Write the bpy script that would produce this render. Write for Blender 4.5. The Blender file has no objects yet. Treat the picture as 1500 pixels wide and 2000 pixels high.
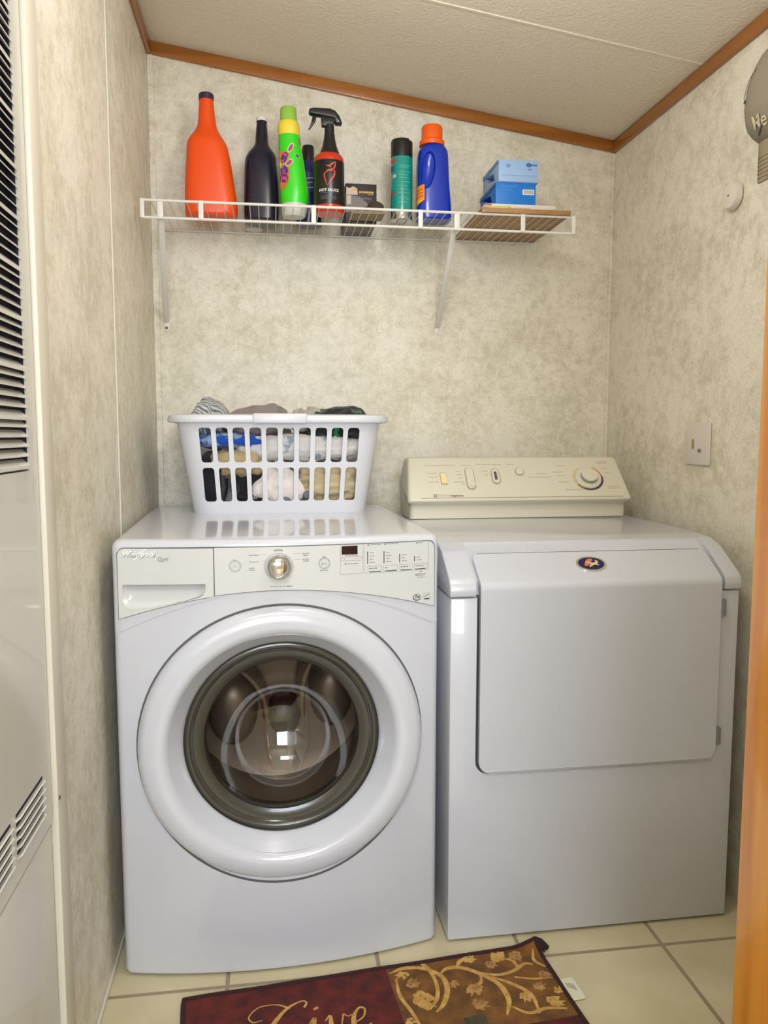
import bpy, bmesh, math, random
from mathutils import Vector, Matrix, noise
random.seed(7)
PI = math.pi
scene = bpy.context.scene
COL = scene.collection

# ---------------------------------------------------------------- camera, world, light, exposure
cam_d = bpy.data.cameras.new('camera'); cam = bpy.data.objects.new('camera', cam_d); COL.objects.link(cam)
cam_d.sensor_fit = 'VERTICAL'; cam_d.sensor_height = 24.0; cam_d.lens = 1535.9 / 2000 * 24.0
cam_d.clip_start = 0.02
cam.location = (0.3419, -2.5516, 1.1572)
cam.rotation_mode = 'XYZ'
_yaw, _pitch = 0.1418, 0.0975
cam.rotation_euler = (PI/2 - _pitch, -0.0006, -_yaw)
scene.camera = cam

world = bpy.data.worlds.new('world'); scene.world = world; world.use_nodes = True
world.node_tree.nodes['Background'].inputs[0].default_value = (0.92, 0.95, 1.0, 1)
world.node_tree.nodes['Background'].inputs[1].default_value = 0.35

def area(name, loc, target, sx, sy, power, color):
    l = bpy.data.lights.new(name, 'AREA'); l.shape = 'RECTANGLE'; l.size = sx; l.size_y = sy
    l.energy = power; l.color = color
    o = bpy.data.objects.new(name, l); COL.objects.link(o); o.location = loc
    o.rotation_euler = (Vector(target) - Vector(loc)).to_track_quat('-Z', 'Y').to_euler()
    return o
area('window_daylight', (0.22, -4.22, 1.48), (0.55, -1.0, 1.05), 1.5, 1.25, 62, (0.84, 0.91, 1.0))
def point(name, loc, power, radius, color):
    l = bpy.data.lights.new(name, 'POINT'); l.energy = power; l.shadow_soft_size = radius; l.color = color
    o = bpy.data.objects.new(name, l); COL.objects.link(o); o.location = loc; return o
area('added_reflection_light', (0.30, -2.85, 2.37), (0.30, -2.84, 0.0), 0.55, 0.30, 12, (0.95, 0.97, 1.0))  # added unseen lamp, placed for its reflection in the washer glass
point('laundry_lamp_light', (0.66, -1.25, 2.02), 9.4, 0.11, (0.97, 0.96, 0.96))

scene.view_settings.view_transform = 'Standard'
scene.view_settings.look = 'None'
scene.view_settings.gamma = 1.0
scene.view_settings.use_curve_mapping = False
scene.view_settings.exposure = 0.50

# ---------------------------------------------------------------- materials
def lin(c):
    return tuple(((v/255)/12.92 if v/255 <= 0.04045 else (((v/255)+0.055)/1.055)**2.4) for v in c)
def mat(name, rgb, rough=0.5, metal=0.0, coat=0.0, bump=0.0, bscale=60, var=0.0, vscale=8, spec=0.5, sheen=0.0):
    m = bpy.data.materials.new(name); m.use_nodes = True
    nt = m.node_tree; b = nt.nodes['Principled BSDF']; c = (*lin(rgb), 1)
    b.inputs['Base Color'].default_value = c; b.inputs['Roughness'].default_value = rough
    b.inputs['Metallic'].default_value = metal; b.inputs['Coat Weight'].default_value = coat
    b.inputs['Specular IOR Level'].default_value = spec
    b.inputs['Sheen Weight'].default_value = sheen
    tc = nt.nodes.new('ShaderNodeTexCoord')
    if var > 0:
        n = nt.nodes.new('ShaderNodeTexNoise'); n.inputs['Scale'].default_value = vscale; n.inputs['Detail'].default_value = 5
        nt.links.new(tc.outputs['Object'], n.inputs['Vector'])
        r = nt.nodes.new('ShaderNodeValToRGB')
        r.color_ramp.elements[0].position = 0.3; r.color_ramp.elements[1].position = 0.7
        r.color_ramp.elements[0].color = tuple(v*(1-var) for v in c[:3]) + (1,)
        r.color_ramp.elements[1].color = tuple(min(1, v*(1+var*0.5)) for v in c[:3]) + (1,)
        nt.links.new(n.outputs['Fac'], r.inputs[0]); nt.links.new(r.outputs[0], b.inputs['Base Color'])
    if bump > 0:
        n = nt.nodes.new('ShaderNodeTexNoise'); n.inputs['Scale'].default_value = bscale; n.inputs['Detail'].default_value = 4
        nt.links.new(tc.outputs['Object'], n.inputs['Vector'])
        bp = nt.nodes.new('ShaderNodeBump'); bp.inputs['Strength'].default_value = bump; bp.inputs['Distance'].default_value = 0.004
        nt.links.new(n.outputs['Fac'], bp.inputs['Height']); nt.links.new(bp.outputs[0], b.inputs['Normal'])
    return m

def wallpaper(name, sx=1.0):
    m = bpy.data.materials.new(name); m.use_nodes = True; nt = m.node_tree; N = nt.nodes; L = nt.links
    b = N['Principled BSDF']; b.inputs['Roughness'].default_value = 0.42; b.inputs['Specular IOR Level'].default_value = 0.35
    tc = N.new('ShaderNodeTexCoord')
    n1 = N.new('ShaderNodeTexNoise'); n1.inputs['Scale'].default_value = 28; n1.inputs['Detail'].default_value = 9; n1.inputs['Roughness'].default_value = 0.8
    n2 = N.new('ShaderNodeTexNoise'); n2.inputs['Scale'].default_value = 5; n2.inputs['Detail'].default_value = 3
    n3 = N.new('ShaderNodeTexNoise'); n3.inputs['Scale'].default_value = 55; n3.inputs['Detail'].default_value = 6
    for n in (n1, n2, n3): L.new(tc.outputs['Object'], n.inputs['Vector'])
    a = N.new('ShaderNodeMath'); a.operation = 'ADD'; L.new(n1.outputs['Fac'], a.inputs[0])
    s = N.new('ShaderNodeMath'); s.operation = 'MULTIPLY'; s.inputs[1].default_value = 0.45; L.new(n2.outputs['Fac'], s.inputs[0]); L.new(s.outputs[0], a.inputs[1])
    r = N.new('ShaderNodeValToRGB'); e = r.color_ramp.elements
    e[0].position = 0.60; e[0].color = (*lin((211, 204, 181)), 1)
    e[1].position = 0.80; e[1].color = (*lin((238, 232, 217)), 1)
    x = e.new(0.70); x.color = (*lin((226, 219, 200)), 1)
    L.new(a.outputs[0], r.inputs[0])
    r2 = N.new('ShaderNodeValToRGB'); r2.color_ramp.elements[0].position = 0.62; r2.color_ramp.elements[1].position = 0.74
    r2.color_ramp.elements[0].color = (0, 0, 0, 1); r2.color_ramp.elements[1].color = (0.45, 0.45, 0.45, 1); L.new(n3.outputs['Fac'], r2.inputs[0])
    mx = N.new('ShaderNodeMixRGB'); mx.inputs[2].default_value = (*lin((212, 188, 150)), 1)
    L.new(r2.outputs[0], mx.inputs[0]); L.new(r.outputs[0], mx.inputs[1]); L.new(mx.outputs[0], b.inputs['Base Color'])
    n4 = N.new('ShaderNodeTexNoise'); n4.inputs['Scale'].default_value = 150; n4.inputs['Detail'].default_value = 3; L.new(tc.outputs['Object'], n4.inputs['Vector'])
    r4 = N.new('ShaderNodeValToRGB'); r4.color_ramp.elements[0].position = 0.35; r4.color_ramp.elements[1].position = 0.65
    r4.color_ramp.elements[0].color = (0.90, 0.90, 0.89, 1); r4.color_ramp.elements[1].color = (1, 1, 1, 1); L.new(n4.outputs['Fac'], r4.inputs[0])
    m4 = N.new('ShaderNodeMixRGB'); m4.blend_type = 'MULTIPLY'; m4.inputs[0].default_value = 1.0; L.new(mx.outputs[0], m4.inputs[1]); L.new(r4.outputs[0], m4.inputs[2]); L.new(m4.outputs[0], b.inputs['Base Color'])
    bp = N.new('ShaderNodeBump'); bp.inputs['Strength'].default_value = 0.08; L.new(n3.outputs['Fac'], bp.inputs['Height']); L.new(bp.outputs[0], b.inputs['Normal'])
    return m

def wood(name, dark, light, axis='Z', rough=0.35, scale=1.0):
    m = bpy.data.materials.new(name); m.use_nodes = True; nt = m.node_tree; N = nt.nodes; L = nt.links
    b = N['Principled BSDF']; b.inputs['Roughness'].default_value = rough; b.inputs['Coat Weight'].default_value = 0.25
    tc = N.new('ShaderNodeTexCoord'); mp = N.new('ShaderNodeMapping')
    sc = {'Z': (26, 26, 1.6), 'X': (1.6, 26, 26), 'Y': (26, 1.6, 26)}[axis]
    mp.inputs['Scale'].default_value = tuple(v*scale for v in sc)
    n = N.new('ShaderNodeTexNoise'); n.inputs['Scale'].default_value = 1.3; n.inputs['Detail'].default_value = 6; n.inputs['Distortion'].default_value = 0.6
    L.new(tc.outputs['Object'], mp.inputs[0]); L.new(mp.outputs[0], n.inputs['Vector'])
    r = N.new('ShaderNodeValToRGB'); r.color_ramp.elements[0].position = 0.32; r.color_ramp.elements[1].position = 0.68
    r.color_ramp.elements[0].color = (*lin(dark), 1); r.color_ramp.elements[1].color = (*lin(light), 1)
    L.new(n.outputs['Fac'], r.inputs[0]); L.new(r.outputs[0], b.inputs['Base Color'])
    return m

def tiles(name):
    m = bpy.data.materials.new(name); m.use_nodes = True; nt = m.node_tree; N = nt.nodes; L = nt.links
    b = N['Principled BSDF']; b.inputs['Roughness'].default_value = 0.38
    tc = N.new('ShaderNodeTexCoord'); mp = N.new('ShaderNodeMapping')
    mp.inputs['Location'].default_value = (-0.235, 0.968, 0)
    br = N.new('ShaderNodeTexBrick'); br.offset = 0; br.squash = 1
    br.inputs['Scale'].default_value = 1.0; br.inputs['Brick Width'].default_value = 0.325; br.inputs['Row Height'].default_value = 0.325
    br.inputs['Mortar Size'].default_value = 0.0055; br.inputs['Mortar Smooth'].default_value = 0.3
    n = N.new('ShaderNodeTexNoise'); n.inputs['Scale'].default_value = 6; n.inputs['Detail'].default_value = 6
    L.new(tc.outputs['Object'], mp.inputs[0]); L.new(mp.outputs[0], br.inputs['Vector']); L.new(tc.outputs['Object'], n.inputs['Vector'])
    r = N.new('ShaderNodeValToRGB'); r.color_ramp.elements[0].position = 0.3; r.color_ramp.elements[1].position = 0.7
    r.color_ramp.elements[0].color = (*lin((192, 181, 146)), 1); r.color_ramp.elements[1].color = (*lin((210, 199, 166)), 1)
    L.new(n.outputs['Fac'], r.inputs[0]); L.new(r.outputs[0], br.inputs['Color1']); L.new(r.outputs[0], br.inputs['Color2'])
    br.inputs['Mortar'].default_value = (*lin((150, 136, 110)), 1)
    L.new(br.outputs['Color'], b.inputs['Base Color'])
    bp = N.new('ShaderNodeBump'); bp.inputs['Strength'].default_value = 0.3; bp.inputs['Distance'].default_value = 0.002; bp.invert = True
    L.new(br.outputs['Fac'], bp.inputs['Height']); L.new(bp.outputs[0], b.inputs['Normal'])
    return m

M = {}
M['wall'] = wallpaper('wallpaper')
M['ceiling'] = mat('ceiling_texture', (230, 221, 202), 0.9, bump=0.5, bscale=120, var=0.04, vscale=90)
M['floor'] = tiles('floor_tiles')
M['crown'] = wood('crown_wood', (142, 84, 26), (170, 106, 40), 'X', 0.4)
M['crown_y'] = wood('crown_wood_side', (142, 84, 26), (170, 106, 40), 'Y', 0.4)
M['jamb'] = wood('pine', (204, 126, 34), (230, 162, 66), 'Z', 0.3)
M['batten'] = mat('batten', (214, 208, 192), 0.4)
M['enamel'] = mat('white_enamel', (207, 209, 218), 0.2, coat=0.6)
M['enamel2'] = mat('dryer_enamel', (199, 201, 209), 0.28, coat=0.5)
M['fascia'] = mat('control_white', (215, 216, 215), 0.12, coat=0.8)
M['almond'] = mat('almond_plastic', (218, 213, 193), 0.35)
M['print'] = mat('grey_print', (128, 126, 124), 0.5)
M['print_dark'] = mat('dark_print', (62, 58, 56), 0.5)
M['seam'] = mat('seam_shadow_gap', (92, 90, 90), 0.7)
M['silver'] = mat('silver_letter', (205, 205, 208), 0.25, metal=0.9)
M['chrome'] = mat('chrome', (225, 222, 220), 0.06, metal=1.0)
M['lcd'] = mat('display_black', (44, 30, 30), 0.15)
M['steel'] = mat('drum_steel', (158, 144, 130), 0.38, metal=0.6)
M['refl_bronze'] = mat('reflection_bronze', (172, 152, 126), 0.4)
M['refl_dark'] = mat('reflection_grey', (50, 48, 46), 0.4)
M['gasket'] = mat('dark_olive_rim', (60, 58, 50), 0.2, coat=0.3)
M['black_plastic'] = mat('black_plastic', (26, 24, 24), 0.35)
M['wire'] = mat('white_wire', (224, 221, 214), 0.35)
M['basket'] = mat('white_basket_plastic', (216, 217, 223), 0.3)
M['red_jug'] = mat('orange_red_plastic', (238, 80, 12), 0.35)
M['navy_jug'] = mat('navy_plastic', (30, 28, 46), 0.22)
M['purple_cap'] = mat('dark_purple_cap', (50, 36, 70), 0.4)
M['white_cap'] = mat('white_cap', (226, 222, 220), 0.4)
M['screw'] = mat('screw', (110, 84, 60), 0.4, metal=0.7)
M['furnace'] = mat('furnace_white', (208, 206, 198), 0.3, coat=0.3)
M['dark'] = mat('dark_opening', (34, 30, 48), 0.8)
M['grey_metal'] = mat('hinge_grey', (140, 142, 146), 0.4, metal=0.4)

def gmat():
    m = bpy.data.materials.new('tinted_glass'); m.use_nodes = True; nt = m.node_tree; N = nt.nodes; L = nt.links
    N.remove(N['Principled BSDF']); out = N['Material Output']
    t = N.new('ShaderNodeBsdfTransparent'); t.inputs[0].default_value = (0.66, 0.63, 0.60, 1)
    g = N.new('ShaderNodeBsdfGlossy'); g.inputs['Roughness'].default_value = 0.03; g.inputs[0].default_value = (0.85, 0.83, 0.80, 1)
    lw = N.new('ShaderNodeLayerWeight'); p_ = N.new('ShaderNodeMath'); p_.operation = 'POWER'; p_.inputs[1].default_value = 4.0
    L.new(lw.outputs['Facing'], p_.inputs[0]); f = N.new('ShaderNodeMath'); f.operation = 'MULTIPLY_ADD'; f.inputs[1].default_value = 0.75; f.inputs[2].default_value = 0.10; L.new(p_.outputs[0], f.inputs[0])
    mx = N.new('ShaderNodeMixShader'); L.new(f.outputs[0], mx.inputs[0]); L.new(t.outputs[0], mx.inputs[1]); L.new(g.outputs[0], mx.inputs[2])
    L.new(mx.outputs[0], out.inputs[0]); return m
M['glass'] = gmat()

# ---------------------------------------------------------------- mesh helpers
def merge(dst, src, mi=None, mtx=None):
    vm = {}
    for v in src.verts:
        co = v.co.copy()
        vm[v] = dst.verts.new(mtx @ co if mtx else co)
    for f in src.faces:
        try:
            nf = dst.faces.new([vm[v] for v in f.verts]); nf.material_index = f.material_index if mi is None else mi; nf.smooth = f.smooth
        except ValueError: pass
    src.free()

class MB:
    def __init__(s): s.bm = bmesh.new()
    def box(s, x0, x1, y0, y1, z0, z1, bev=0.0, seg=2, mi=0, mtx=None):
        b = bmesh.new()
        bmesh.ops.create_cube(b, size=1)
        for v in b.verts:
            v.co = Vector(((x0+x1)/2 + v.co.x*(x1-x0), (y0+y1)/2 + v.co.y*(y1-y0), (z0+z1)/2 + v.co.z*(z1-z0)))
        if bev > 0: bmesh.ops.bevel(b, geom=b.edges[:], offset=bev, segments=seg, affect='EDGES', profile=0.5)
        merge(s.bm, b, mi, mtx); return s
    def lathe(s, prof, n=32, origin=(0, 0, 0), axis='Z', mi=0, sx=1.0, sy=1.0, mtx=None, mis=None):
        b = bmesh.new(); rings = []
        for (r, h) in prof:
            if r < 1e-6: rings.append([b.verts.new(_ax(0, 0, h, axis))]); continue
            rings.append([b.verts.new(_ax(r*sx*math.cos(2*PI*i/n), r*sy*math.sin(2*PI*i/n), h, axis)) for i in range(n)])
        for k in range(len(rings)-1):
            A, B = rings[k], rings[k+1]; m_ = mis[k] if mis else mi
            for i in range(n):
                j = (i+1) % n
                if len(A) == 1 and len(B) == 1: continue
                if len(A) == 1: f = b.faces.new([A[0], B[i], B[j]])
                elif len(B) == 1: f = b.faces.new([A[i], A[j], B[0]])
                else: f = b.faces.new([A[i], A[j], B[j], B[i]])
                f.material_index = m_
        o = Vector(origin)
        for v in b.verts: v.co += o
        bmesh.ops.recalc_face_normals(b, faces=b.faces[:])
        merge(s.bm, b, None, mtx); return s
    def loft(s, rings, mi=0, caps=True, mis=None):
        b = bmesh.new(); R = [[b.verts.new(p) for p in r] for r in rings]; n = len(R[0])
        for k in range(len(R)-1):
            for i in range(n):
                j = (i+1) % n; f = b.faces.new([R[k][i], R[k][j], R[k+1][j], R[k+1][i]]); f.material_index = mis[k] if mis else mi
        if caps:
            f = b.faces.new(R[0][::-1]); f.material_index = mis[0] if mis else mi
            f = b.faces.new(R[-1]); f.material_index = mis[-1] if mis else mi
        bmesh.ops.recalc_face_normals(b, faces=b.faces[:])
        merge(s.bm, b); return s
    def tube(s, pts, r, n=8, mi=0, closed=False):
        pts = [Vector(p) for p in pts]; rr = r if isinstance(r, (list, tuple)) else [r]*len(pts)
        rings = []; up = None
        for i, p in enumerate(pts):
            if closed: d = (pts[(i+1) % len(pts)] - pts[i-1])
            elif i == 0: d = pts[1]-pts[0]
            elif i == len(pts)-1: d = pts[-1]-pts[-2]
            else: d = (pts[i+1]-pts[i-1])
            d.normalize()
            if up is None: up = Vector((0, 0, 1)) if abs(d.z) < 0.9 else Vector((1, 0, 0))
            a = d.cross(up).normalized(); up = a.cross(d).normalized()
            rings.append([p + (a*math.cos(2*PI*k/n) + up*math.sin(2*PI*k/n))*rr[i] for k in range(n)])
        if closed: rings.append(rings[0]); s.loft(rings, mi, caps=False)
        else: s.loft(rings, mi)
        return s
    def prism(s, poly, t0, t1, axis='X', bev=0.0, seg=2, mi=0, mtx=None):
        # poly in the plane normal to axis; X: (y,z), Y: (x,z), Z: (x,y)
        b = bmesh.new()
        def P(u, v, t): return {'X': (t, u, v), 'Y': (u, t, v), 'Z': (u, v, t)}[axis]
        A = [b.verts.new(P(u, v, t0)) for u, v in poly]; B = [b.verts.new(P(u, v, t1)) for u, v in poly]
        b.faces.new(A); b.faces.new(B[::-1]); n = len(poly)
        for i in range(n): b.faces.new([A[i], A[(i+1) % n], B[(i+1) % n], B[i]])
        bmesh.ops.recalc_face_normals(b, faces=b.faces[:])
        if bev > 0: bmesh.ops.bevel(b, geom=b.edges[:], offset=bev, segments=seg, affect='EDGES', profile=0.5)
        merge(s.bm, b, mi, mtx); return s
    def build(s, name, mats, parent=None, smooth=True, loc=None, angle=0.6):
        me = bpy.data.meshes.new(name); bmesh.ops.recalc_face_normals(s.bm, faces=s.bm.faces[:]) if False else None
        s.bm.to_mesh(me); s.bm.free()
        for m in (mats if isinstance(mats, (list, tuple)) else [mats]): me.materials.append(m)
        if smooth:
            for p in me.polygons: p.use_smooth = True
            try: me.set_sharp_from_angle(angle=angle)
            except Exception: pass
        o = bpy.data.objects.new(name, me); COL.objects.link(o)
        if parent: o.parent = parent
        if loc: o.location = loc
        return o

def _ax(a, b, h, axis):
    return {'Z': (a, b, h), 'Y': (a, h, b), 'X': (h, a, b)}[axis]

def flat(loops):
    """2D fill of outer loops with holes -> bmesh in XY"""
    cu = bpy.data.curves.new('t', 'CURVE'); cu.dimensions = '2D'; cu.fill_mode = 'BOTH'
    for lp in loops:
        sp = cu.splines.new('POLY'); sp.points.add(len(lp)-1); sp.use_cyclic_u = True
        for p, q in zip(sp.points, lp): p.co = (q[0], q[1], 0, 1)
    o = bpy.data.objects.new('t', cu); COL.objects.link(o)
    bpy.context.view_layer.update()
    me = bpy.data.meshes.new_from_object(o, depsgraph=bpy.context.evaluated_depsgraph_get())
    bm = bmesh.new(); bm.from_mesh(me)
    bpy.data.objects.remove(o); bpy.data.meshes.remove(me); bpy.data.curves.remove(cu)
    bmesh.ops.remove_doubles(bm, verts=bm.verts[:], dist=1e-6)
    return bm

def text2d(txt, size, shear=0.0, bold=0.0, align='LEFT', xs=1.0):
    cu = bpy.data.curves.new('t', 'FONT'); cu.body = txt; cu.size = size; cu.shear = shear; cu.offset = bold
    cu.align_x = align; cu.align_y = 'CENTER'; cu.resolution_u = 3
    o = bpy.data.objects.new('t', cu); COL.objects.link(o)
    bpy.context.view_layer.update()
    me = bpy.data.meshes.new_from_object(o, depsgraph=bpy.context.evaluated_depsgraph_get())
    bm = bmesh.new(); bm.from_mesh(me)
    for v in bm.verts: v.co.x *= xs
    bpy.data.objects.remove(o); bpy.data.meshes.remove(me); bpy.data.curves.remove(cu)
    return bm

def conform(mb, bm, fn, thick, mi=0, stepx=0.0, stepy=0.0):
    """bm is flat in XY; fn(u,v,t)->3D; adds a solid to mb"""
    bm.verts.ensure_lookup_table()
    if not bm.verts: bm.free(); return
    for ax, st in ((0, stepx), (1, stepy)):
        if st > 0:
            lo = min(v.co[ax] for v in bm.verts); hi = max(v.co[ax] for v in bm.verts)
            k = math.floor(lo/st)+1
            while k*st < hi:
                c = [0, 0, 0]; c[ax] = k*st; n = [0, 0, 0]; n[ax] = 1
                bmesh.ops.bisect_plane(bm, geom=bm.verts[:]+bm.edges[:]+bm.faces[:], plane_co=c, plane_no=n, dist=1e-6)
                k += 1
    for v in bm.verts: v.co.z = 0
    r = bmesh.ops.extrude_face_region(bm, geom=bm.faces[:])
    for e in r['geom']:
        if isinstance(e, bmesh.types.BMVert): e.co.z = thick
    for v in bm.verts: v.co = Vector(fn(v.co.x, v.co.y, v.co.z))
    bmesh.ops.recalc_face_normals(bm, faces=bm.faces[:])
    merge(mb.bm, bm, mi)

def rrect(x0, x1, y0, y1, r, n=5):
    pts = []
    for cx, cy, a in ((x1-r, y1-r, 0), (x0+r, y1-r, PI/2), (x0+r, y0+r, PI), (x1-r, y0+r, 1.5*PI)):
        for k in range(n+1):
            t = a + PI/2*k/n; pts.append((cx+r*math.cos(t), cy+r*math.sin(t)))
    return pts
def ellipse(cx, cy, rx, ry=None, n=32):
    ry = ry or rx
    return [(cx+rx*math.cos(2*PI*k/n), cy+ry*math.sin(2*PI*k/n)) for k in range(n)]
def cr(pts, n=8):
    """catmull-rom resample"""
    out = []
    P = [Vector(p) for p in pts]; P = [2*P[0]-P[1]] + P + [2*P[-1]-P[-2]]
    for i in range(1, len(P)-2):
        for k in range(n):
            t = k/n; a, b, c, d = P[i-1], P[i], P[i+1], P[i+2]
            out.append(0.5*((2*b)+(c-a)*t+(2*a-5*b+4*c-d)*t*t+(-a+3*b-3*c+d)*t**3))
    out.append(P[-2]); return out
def ribbon(pts, widths, n=8):
    """flat calligraphic stroke -> bmesh in XY. points may carry widths"""
    q = cr([(p[0], p[1], w) for p, w in zip(pts, widths)], n)
    bm = bmesh.new(); prev = None
    for i, p in enumerate(q):
        d = (q[min(i+1, len(q)-1)] - q[max(i-1, 0)]); d.z = 0
        if d.length < 1e-9: d = Vector((1, 0, 0))
        d.normalize(); nn = Vector((-d.y, d.x, 0)); w = max(p.z, 0.0002)/2
        a = bm.verts.new((p.x+nn.x*w, p.y+nn.y*w, 0)); b = bm.verts.new((p.x-nn.x*w, p.y-nn.y*w, 0))
        if prev: bm.faces.new([prev[0], prev[1], b, a])
        prev = (a, b)
    return bm
def shift(bm, dx, dy, rot=0.0, sc=1.0):
    c, s_ = math.cos(rot), math.sin(rot)
    for v in bm.verts:
        x, y = v.co.x*sc, v.co.y*sc; v.co.x = c*x-s_*y+dx; v.co.y = s_*x+c*y+dy
    return bm
def boolean(obj, cutter_mb, op='DIFFERENCE'):
    c = cutter_mb.build('cut', M['seam'], smooth=False)
    c.parent = obj.parent
    m = obj.modifiers.new('b', 'BOOLEAN'); m.operation = op; m.object = c; m.solver = 'EXACT'
    bpy.context.view_layer.update()
    me = bpy.data.meshes.new_from_object(obj.evaluated_get(bpy.context.evaluated_depsgraph_get()))
    old = obj.data; obj.modifiers.clear(); me.name = obj.name; obj.data = me
    cm = c.data; bpy.data.objects.remove(c); bpy.data.meshes.remove(cm); bpy.data.meshes.remove(old)
    for p in me.polygons: p.use_smooth = True
    try: me.set_sharp_from_angle(angle=0.6)
    except Exception: pass

def tag(o, label=None, cat=None, group=None, kind=None):
    if label: o['label'] = label
    if cat: o['category'] = cat
    if group: o['group'] = group
    if kind: o['kind'] = kind
    return o
def thing(name, label, cat, loc=(0, 0, 0), rz=0.0, group=None):
    o = bpy.data.objects.new(name, None); COL.objects.link(o); o.location = loc; o.rotation_euler = (0, 0, rz)
    o.empty_display_size = 0.05
    return tag(o, label, cat, group)
def struct(name, mb, m, smooth=False, label=None):
    o = mb.build(name, m, smooth=smooth); o['kind'] = 'structure'
    if label: o['label'] = label
    return o

# ---------------------------------------------------------------- the room
W = 1.472; XL = -0.012
def zc(x): return 2.327 - 0.1447*x          # sloped ceiling
YF = -4.3
struct('floor', MB().box(-0.6, 2.6, YF-0.1, 0.1, -0.06, 0.0), M['floor'])
struct('wall_back', MB().prism([(XL-0.1, 0), (W+0.1, 0), (W+0.1, zc(W)+0.05), (XL-0.1, zc(XL)+0.05)], 0.0, 0.1, 'Y'), M['wall'])
struct('wall_left', MB().box(XL-0.1, XL, YF, 0.0, 0, 2.40), M['wall'])
struct('wall_right', MB().box(W, W+0.1, -1.90, 0.0, 0, 2.20), M['wall'])
cb = MB().prism([(XL-0.1, zc(XL-0.1)), (W+0.1, zc(W+0.1)), (W+0.1, zc(W)+0.12), (XL-0.1, zc(XL)+0.12)], -1.90, 0.1, 'Y')
cb.prism([(XL, zc(XL)), (W, zc(W)), (W, zc(W)-0.0022), (XL, zc(XL)-0.0022)], -0.549, -0.541, 'Y', mi=0)
struct('ceiling', cb, M['ceiling'])
# partition with the doorway the camera looks through
XJ = 0.842
pm = MB().box(XJ+0.02, W+0.1, -1.93, -1.80, 0, 2.2).box(XL, XJ+0.02, -1.93, -1.80, 2.05, 2.40)
struct('wall_front', pm, M['wall'])
jm = MB().box(XJ, XJ+0.02, -1.935, -1.795, 0, 2.05, bev=0.003)
struct('trim_1', jm, M['jamb'], smooth=True, label='orange pine door jamb at the right edge of the view')
struct('trim_2', MB().box(XJ+0.02, XJ+0.075, -1.798, -1.785, 0, 2.08, bev=0.003), M['jamb'], smooth=True)
# the hall beyond the doorway
struct('wall_hall_right', MB().box(2.4, 2.5, YF, -1.93, 0, 2.4), M['batten'])
struct('ceiling_hall', MB().box(XL-0.1, 2.5, YF, -1.90, 2.40, 2.46), M['ceiling'])
hw = MB().box(XL, 2.5, YF-0.1, YF, 0, 0.9).box(XL, 2.5, YF-0.1, YF, 2.1, 2.4).box(1.40, 2.5, YF-0.1, YF, 0.9, 2.1)
struct('wall_hall_back', hw, M['batten'])
# crown moulding
def crown_profile(o):  # cross-section height .037, depth .014
    return o
cz = 0.037
cm = MB().prism([(XL, zc(XL)-cz), (W, zc(W)-cz), (W, zc(W)), (XL, zc(XL))], -0.013, 0.0, 'Y', bev=0.003)
struct('trim_3', cm, M['crown'], smooth=True, label='brown wood crown strip along the back wall')
cl = MB().box(XL, XL+0.013, -1.80, -0.013, zc(0)-cz-0.001, zc(0)-0.002, bev=0.003)
struct('trim_4', cl, M['crown_y'], smooth=True, label='brown wood crown strip along the left wall')
c2 = MB().box(W-0.013, W, -1.80, -0.013, zc(W)-cz, zc(W), bev=0.003)
struct('trim_5', c2, M['crown_y'], smooth=True, label='brown wood crown strip along the right wall')
# battens and seams
struct('trim_6', MB().box(XL, XL+0.004, -0.650, -0.638, 0, zc(0)-cz, bev=0.0015), M['batten'], label='thin pale seam strip on the left wall')
struct('trim_7', MB().box(XL, XL+0.018, -0.006, 0.0, 0, zc(0)-cz, bev=0.002), M['wall'], label='corner batten')
struct('trim_9', MB().box(W-0.011, W, -0.005, 0.0, 0, zc(W)-cz, bev=0.0015), M['wall'], label='corner batten at the right end of the back wall')
struct('trim_8', MB().box(0.876, 0.888, -0.0016, 0.0, 0, zc(0.9)-cz, bev=0.0006), M['wall'], label='faint panel seam on the back wall')
struct('baseboard_left', MB().box(XL, XL+0.006, -1.26, -0.01, 0, 0.012, bev=0.002), M['batten'])

# ---------------------------------------------------------------- furnace door on the left wall
fd = thing('furnace_door', 'white metal furnace closet door with louvred vent at left edge of view', 'door', (XL, -1.60, 0.0))
y0, y1 = -0.33, 0.272   # local y
MB().box(0, 0.012, y0, y1, 0.563, 1.1065).box(0, 0.012, 0.228, y1, 1.1065, 1.93).box(0, 0.012, y0, -0.29, 1.1065, 1.93)\
    .box(0, 0.012, y0, y1, 1.93, 1.99).build('upper_panel', M['furnace'], fd)
MB().box(0.0, 0.0015, -0.295, 0.232, 1.108, 1.93).box(0.0, 0.0105, 0.2262, 0.2279, 1.108, 1.93).build('vent_backing', M['dark'], fd)  # side return: dark strip over the lit inner edge, imitating shade
lv = MB()
z = 1.114; k = 0
while z < 1.92:
    wide = (k % 5 == 0)
    w_ = 0.0035 if wide else 0.0
    lv.prism([(0.0135, z-0.001-w_), (0.0142, z-0.001-w_), (0.0142, z+0.0006), (0.0045, z+0.0095), (0.0035, z+0.0095), (0.0128, z)], -0.291, 0.229, 'Y')
    z += 0.0136; k += 1
lv.build('louvre_slats', M['furnace'], fd, smooth=False)
MB().box(0, 0.010, y0, y1, 0.02, 0.557, bev=0.003).build('lower_panel', M['furnace'], fd)
sl = MB(); sh = MB()
for (a, b) in ((0.105, 0.226), (-0.045, 0.082), (-0.195, -0.068)):
    for i in range(5):
        zz = 0.600 + i*0.0128
        sl.box(0.0115, 0.0126, a, b, zz, zz+0.0045)
        sh.prism([(0.012, zz-0.006), (0.0185, zz-0.001), (0.0165, zz+0.0005), (0.012, zz-0.0035)], a, b-0.004, 'Y')
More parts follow.
